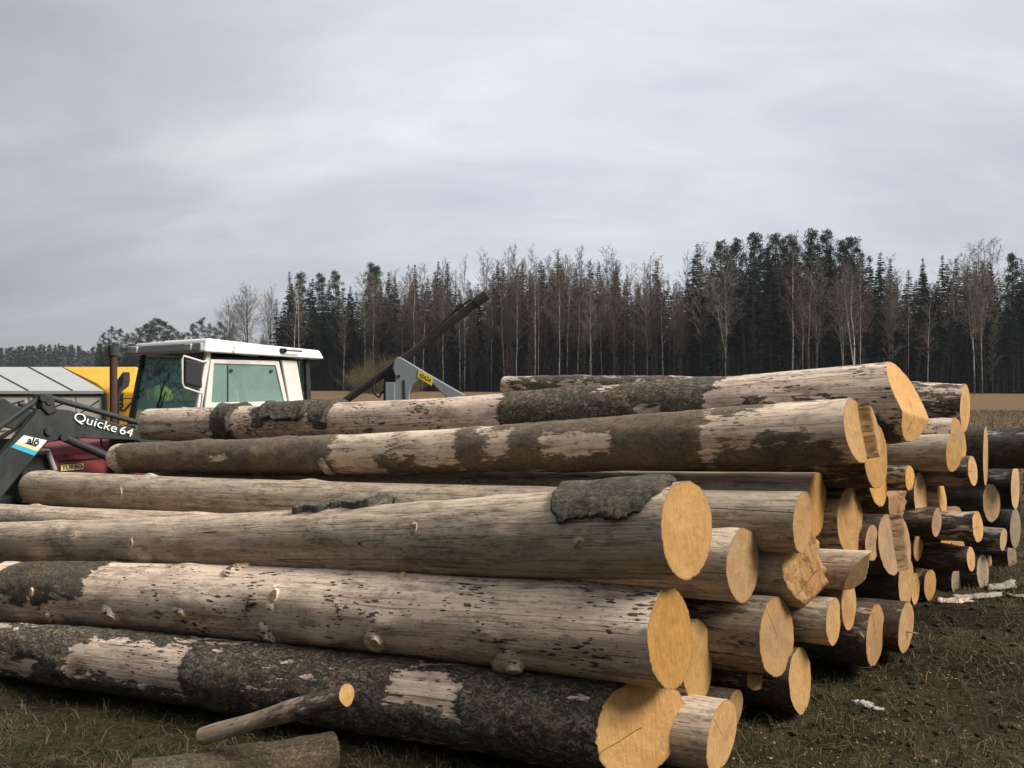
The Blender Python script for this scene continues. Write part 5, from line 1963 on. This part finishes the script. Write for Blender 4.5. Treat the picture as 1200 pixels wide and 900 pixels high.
# ---- timber crane
def crane():
    Z = 14.0
    g = W_(470, 450, Z)
    zb = gz(g.x, Z)
    o = empty('timber_crane', (g.x, Z, zb))
    tag(o, 'grey timber loading crane with a long black jib rising behind the logs', 'crane')

    def q(px, py):
        w = W_(px, py, Z)
        return (w.x - g.x, w.z - zb)
    arch = [q(504 - 22 * math.cos(a), 461 - 15 * math.sin(a)) for a in np.linspace(.0, 2.2, 10)]
    out = [q(462, 470), q(464, 441), q(461, 432), (q(463, 422)), q(467, 418), q(472, 420), q(500, 437), q(545, 463), q(560, 473), q(532, 472), q(518, 461)] + \
          [q(506, 448), q(498, 445), q(490, 447), q(484, 452), q(481, 459), q(480, 470)]
    m = MB()
    m.prism(out, -.09, .09)
    boom = m.build('main_boom', M_CRANE, o, .015)
    m = MB()
    lo, hi = q(405, 468), q(462, 427)
    hi2, tip = q(478, 416), q(566, 347)
    m.tube([(lo[0] - .9, .16, lo[1] - .62), (lo[0], .16, lo[1]), (hi2[0], .16, hi2[1]), (tip[0], .16, tip[1])], [.065, .068, .074, .074], 8)
    jib = m.build('jib', M_OIL, o, .01)
    m = MB()
    t0 = q(556, 354)
    t1 = q(570, 344)
    m.tube([(t0[0], .16, t0[1]), (t1[0], .16, t1[1])], .095, 8)
    m.build('jib_head', M_OIL, jib, .01)
    m = MB()
    a, b, c_ = q(500, 394), q(538, 359), q(552, 350)
    m.tube([(a[0], .10, a[1]), (b[0], .10, b[1] - .0), (c_[0], .10, c_[1])], .020, 8)
    m.tube([(b[0] - .05, .10, b[1] - .04), (b[0] + .05, .10, b[1] + .04)], .05, 8)
    m.build('hose_line', M_BLK, jib)
    # knuckle, slewing column, hose loop
    m = MB()
    k = [q(448, 470), q(449, 440), q(456, 428), q(463, 421), q(466, 430), q(463, 470)]
    m.prism(k, .09, .22)
    m.build('knuckle', M_OIL, o, .012)
    m = MB()
    b0 = [q(453, 472), q(453, 448), q(464, 448), q(464, 472)]
    m.prism(b0, -.14, -.093)
    m.build('valve_box', M_CRANE, o, .01)
    m = MB()
    pts = [q(*p) for p in ((440, 444), (437, 452), (438, 461), (444, 466), (449, 458))]
    m.tube([(p[0], .0, p[1]) for p in pts], .020, 8)
    m.build('hose_loop', M_BLK, o, smooth=True)
    m = MB()
    c0 = q(468, 441)
    m.tube([(c0[0], -.115, c0[1]), (c0[0], .1, c0[1])], .028, 16)
    s0 = [q(472.5, 446), q(475, 445), q(476, 470), (q(473, 470))]
    m.prism(s0, -.098, -.0895)
    m.build('pivot_pin', M_BLK, boom)
    m = MB()
    m.tube([(.02, 0, 0.02), (.02, 0, 1.2)], .15, 18)
    m.box(-.5, .6, -.5, .5, .02, .16)
    for s in (-1, 1):
        m.tube([(.02, s * .2, .5), (.02, s * 1.2, .06)], .06, 10)
    m.build('column', M_CRANE, o, .01)
    m = MB()
    u0, u1, u2, u3 = q(491.5, 433.5), q(508.5, 443.5), q(506.5, 452), q(490, 442)
    m.prism([u0, u1, u2, u3], -.100, -.0905)
    pl = m.build('warning_plate', M_YELP, boom)
    pl['label'] = 'yellow warning plate with four black signs'
    ex_ = Vector((u1[0] - u0[0], u1[1] - u0[1]))
    an = math.atan2(ex_.y, ex_.x)
    tx = text_mesh('42A2A', .085, M_INK, .002, .001, 0, .95)
    to = link('lettering', tx, pl)
    cx_, cz_ = (u0[0] + u2[0]) / 2, (u0[1] + u2[1]) / 2
    to.matrix_local = Matrix.Translation((cx_, -.1015, cz_)) @ Matrix.Rotation(R(90), 4, 'X') @ Matrix.Rotation(an, 4, 'Z')


crane()
# ------------------------------------------------------------------ grass, litter, loose wood round the pile
def grass_mat(name, c1, c2):
    t = NT(name)
    g = t.n('ShaderNodeNewGeometry')
    c = t.mix(g.outputs['Random Per Island'], c1, c2)
    return t.done(c, .8, spec=.15)


M_STRAW = grass_mat('dry_straw_blades', (.055, .041, .022), (.18, .135, .072))
M_GREEN = grass_mat('green_grass_blades', (.017, .023, .008), (.05, .06, .021))


def blades(name, n, xr, yr, dens, hmin, hmax, w, mat, seed, flat, label, clump=.5):
    rg = np.random.default_rng(seed)
    x = rg.uniform(*xr, n * 3)
    y = rg.uniform(*yr, n * 3)
    p = np.stack([x, y, np.zeros_like(x)], -1)
    keep = fbm(p * 1.6 + seed, 3, seed) * .7 + fbm(p * 6 + seed, 2, seed + 3) * .5 > rg.uniform(-.9, .9, len(x)) * clump + dens
    x, y = x[keep][:n], y[keep][:n]
    n = len(x)
    z = ground_z(x, y)
    a = rg.uniform(0, 6.28, n)
    h = rg.uniform(hmin, hmax, n) * (.5 + rg.random(n))
    lean = rg.uniform(.2, 1.0, n) * flat
    dx, dy = np.cos(a), np.sin(a)
    wx, wy = -dy * w, dx * w
    b = np.stack([x, y, z - .01], -1)
    wv = np.stack([wx, wy, np.zeros(n)], -1)
    mid = b + np.stack([dx * h * lean * .4, dy * h * lean * .4, h * .62], -1)
    tip = b + np.stack([dx * h * lean * 1.2, dy * h * lean * 1.2, h * (1.0 - .45 * np.minimum(lean, 1.4))], -1)
    V = np.stack([b - wv, b + wv, mid + wv * .75, mid - wv * .75, tip], 1).reshape(-1, 3)
    i = (np.arange(n) * 5)[:, None]
    q = np.concatenate([i, i + 1, i + 2, i + 3], 1)
    t3 = np.concatenate([i + 3, i + 2, i + 4], 1)
    o = link(name, mesh_np(name, V, [q, t3], [mat]))
    tag(o, label, None, None, 'stuff')
    return o


blades('grass', 42000, (-3.2, 5.5), (2.6, 9.5), .05, .03, .075, .0018, M_GREEN, 3, .9, 'short green grass and moss round the log pile')
blades('dry_grass', 52000, (-3.2, 5.5), (2.6, 9.5), .0, .025, .07, .0016, M_STRAW, 4, 2.4, 'flattened dry straw coloured grass round the log pile')
blades('field_grass', 60000, (2.5, 26), (8, 40), -.2, .05, .16, .006, M_STRAW, 6, 1.2, 'dry stubble grass of the field behind the pile', 1.0)


def rocky(name, n, seed, box, smin, smax, mats, label, flatk=.35):
    """small chips, clods and bark crumbs scattered on the ground as one heap of litter"""
    rg = np.random.default_rng(seed)
    Vs, Fs = [], []
    cube = np.array([(-1, -1, -1), (1, -1, -1), (1, 1, -1), (-1, 1, -1), (-1, -1, 1), (1, -1, 1), (1, 1, 1), (-1, 1, 1)], float)
    fq = np.array([(0, 3, 2, 1), (4, 5, 6, 7), (0, 1, 5, 4), (1, 2, 6, 5), (2, 3, 7, 6), (3, 0, 4, 7)])
    for k in range(n):
        x, y = rg.uniform(*box[0]), rg.uniform(*box[1])
        s = rg.uniform(smin, smax)
        v = cube * np.array([s, s * rg.uniform(.3, .8), s * flatk * rg.uniform(.3, 1)]) + rg.normal(0, s * .14, (8, 3))
        a = rg.uniform(0, 6.28)
        ca, sa = math.cos(a), math.sin(a)
        v = np.stack([v[:, 0] * ca - v[:, 1] * sa, v[:, 0] * sa + v[:, 1] * ca, v[:, 2] + v[:, 0] * rg.normal(0, .2)], -1)
        v += np.array([x, y, gz(x, y) + s * flatk * .5])
        Fs.append(fq + 8 * k)
        Vs.append(v)
    o = link(name, mesh_np(name, np.concatenate(Vs), [np.concatenate(Fs)], mats))
    tag(o, label, None, None, 'stuff')


M_CHIP = grass_mat('bark_crumbs', (.016, .012, .009), (.06, .046, .032))
M_CHIPW = grass_mat('wood_chips', (.16, .12, .07), (.34, .26, .16))
M_CLOD = grass_mat('dark_soil_clods', (.018, .014, .011), (.045, .036, .028))
rocky('bark_litter', 900, 31, ((-2.8, 5.2), (2.7, 7.5)), .006, .022, [M_CHIP], 'dark bark crumbs lying in the grass')
rocky('wood_chips', 150, 32, ((.8, 5.0), (2.9, 6.8)), .004, .014, [M_CHIPW], 'pale wood chips lying in the grass')
M_DUST = grass_mat('pale_sawdust', (.17, .12, .06), (.32, .23, .12))
rocky('sawdust', 900, 34, ((.7, 2.6), (2.9, 4.4)), .002, .007, [M_DUST], 'pale sawdust and small chips in the grass below the cut ends')
rocky('soil_clods', 500, 33, ((1.4, 5.2), (2.8, 5.2)), .006, .018, [M_CLOD], 'dark clods of bare soil right of the pile', .6)


def on_ground(px, py):
    """ground point seen at a photo pixel"""
    k = (px - 600) / F
    Z = 3.0
    for _ in range(60):
        z = gz(k * Z, Z)
        Z = (H - z) / ((py - 450) / F)
    return Vector((k * Z, Z, gz(k * Z, Z)))


# bearer log at the lower left and the stick lying over it
LOGS['bearer'] = (-.76, 3.42, .04, -1.42, 3.02, .075, .088, .115, .0)
bl = make_log('bearer', 'bearer_log', M_OLIVE, du=.012, nphi=64, base=1.0, cut=M_CUTD, cutl=M_CUTG, rough=.03)
tag(bl.o, 'short bark covered bearer log on the ground at the lower left of the pile', 'log')
pa, pb = Vector((-1.215, 3.185, .215)), Vector((-.625, 3.065, .425))
LOGS['stick'] = (pb.x, pb.y, pb.z, pa.x, pa.y, pa.z, .034, .030, .35)
st = make_log('stick', 'branch_pole', M_DARK, du=.010, nphi=40, base=.0, noisy=.08, cut=M_CUT, cutl=M_CUTD, rough=.07, barkh=.004, bend=.004, planes=[(.35, .1, 0)], knots=4)
tag(st.o, 'thin barkless branch pole leaning on the bearer log with a yellow cut end', 'branch')


# pale birch bark scraps at the foot of the pile on the right, white scrap in the grass
def scrap(name, px, py, l, w, h, mat, label, cat, seed, rz=0.0, group=None):
    g = on_ground(px, py)
    rg = np.random.default_rng(seed)
    n, k = 16, 8
    a, b = np.meshgrid(np.linspace(-1, 1, n), np.linspace(-1, 1, k), indexing='ij')
    pts = np.stack([a * 3, b * 2, a * 0], -1)
    ww = w * (1 - .55 * np.abs(a) ** 3) * (1 + .25 * fbm(np.stack([a * 4, a * 0, a * 0], -1) + seed, 2, seed))
    X = a * l * .5 + .03 * fbm(pts + 5 + seed, 2, seed)
    Y = b * ww * .5
    Zt = h * (1 - b ** 2 * .8) * (.7 + .5 * fbm(pts * 1.5 + seed, 3, seed)) + .012
    top = np.stack([X, Y, Zt], -1).reshape(-1, 3)
    bot = np.stack([X, Y, Zt - .007 - 0 * a], -1).reshape(-1, 3)
    i, j = np.meshgrid(np.arange(n - 1), np.arange(k - 1), indexing='ij')
    q = np.stack([i * k + j, (i + 1) * k + j, (i + 1) * k + j + 1, i * k + j + 1], -1).reshape(-1, 4)
    N_ = n * k
    rim = [r * k for r in range(n)] + [(n - 1) * k + c for c in range(1, k)] + [r * k + k - 1 for r in range(n - 2, -1, -1)] + [c for c in range(k - 2, 0, -1)]
    rim = np.array(rim)
    r2 = np.roll(rim, -1)
    side = np.stack([rim, rim + N_, r2 + N_, r2], -1)
    me = mesh_np(name, np.concatenate([top, bot]), [q, q[:, ::-1] + N_, side], [mat], True)
    o = link(name, me, None, g - Vector((0, 0, .006)))
    o.rotation_euler = (0, 0, rz)
    tag(o, label, cat, group)
    return o


M_BARKW = paint('white_birch_bark', (.32, .285, .24), .8, .8, (.20, .15, .11), 14.0)
M_PLAST = paint('dirty_white_plastic', (.45, .45, .44), .5, .6, (.2, .18, .15), 20.0)
scrap('bark_scrap', 1172, 690, .26, .09, .05, M_BARKW, 'larger white curl of birch bark in the grass at the right edge of the pile', 'bark', 3, .35)
scrap('bark_scrap', 1146, 701, .34, .06, .035, M_BARKW, 'long dull strip of birch bark below the larger white curl', 'bark', 4, .2)
scrap('bark_scrap', 1190, 700, .09, .03, .02, M_BARKW, 'small white flake right of the long dull bark strip', 'bark', 5, -.2)
scrap('bark_scrap', 1118, 706, .20, .07, .03, M_PINK, 'brownish bark strip nearest the foot of the pile on the right', 'bark', 6, .1)
scrap('plastic_scrap', 1012, 828, .085, .045, .03, M_PLAST, 'crumpled whitish scrap lying in the grass in front of the pile', 'litter', 7, -.5)
scrap('pebble', 1028, 832, .026, .02, .012, M_PLAST, 'small white pebble beside the crumpled scrap', 'pebble', 8)


def splinter(pts, r, label):
    m = MB()
    m.tube(pts, r, 5)
    o = m.build('wood_splinter', M_CHIPW)
    tag(o, label, 'splinter')


g1 = on_ground(868, 838)
splinter([g1 + Vector((0, 0, .02)), g1 + Vector((.05, .02, .06)), g1 + Vector((.09, .0, .10))], .004, 'pale splinter standing beside the bare log on the grass')
g2 = on_ground(1052, 775)
splinter([g2 + Vector((-.05, 0, .22)), g2 + Vector((.03, -.02, .17)), g2 + Vector((.10, -.02, .155))], .005, 'pale splinter caught between two log ends low in the pile')
for i, (px, py, a, l) in enumerate(((1000, 790, .4, .14), (1080, 740, -.3, .12), (905, 858, .2, .1), (1130, 790, 1.0, .16), (960, 880, -.6, .14), (1110, 860, .5, .12))):
    g = on_ground(px, py)
    m = MB()
    d = Vector((math.cos(a), math.sin(a), 0)) * l
    m.tube([g + Vector((0, 0, .012)), g + d * .5 + Vector((0, .01, .022)), g + d + Vector((0, 0, .012))], [.004, .0035, .002], 6)
    o = m.build('twig', M_TRUNK)
    tag(o, 'short dead twig lying in the trampled grass right of the pile', 'twig', 'twigs lying in the grass')
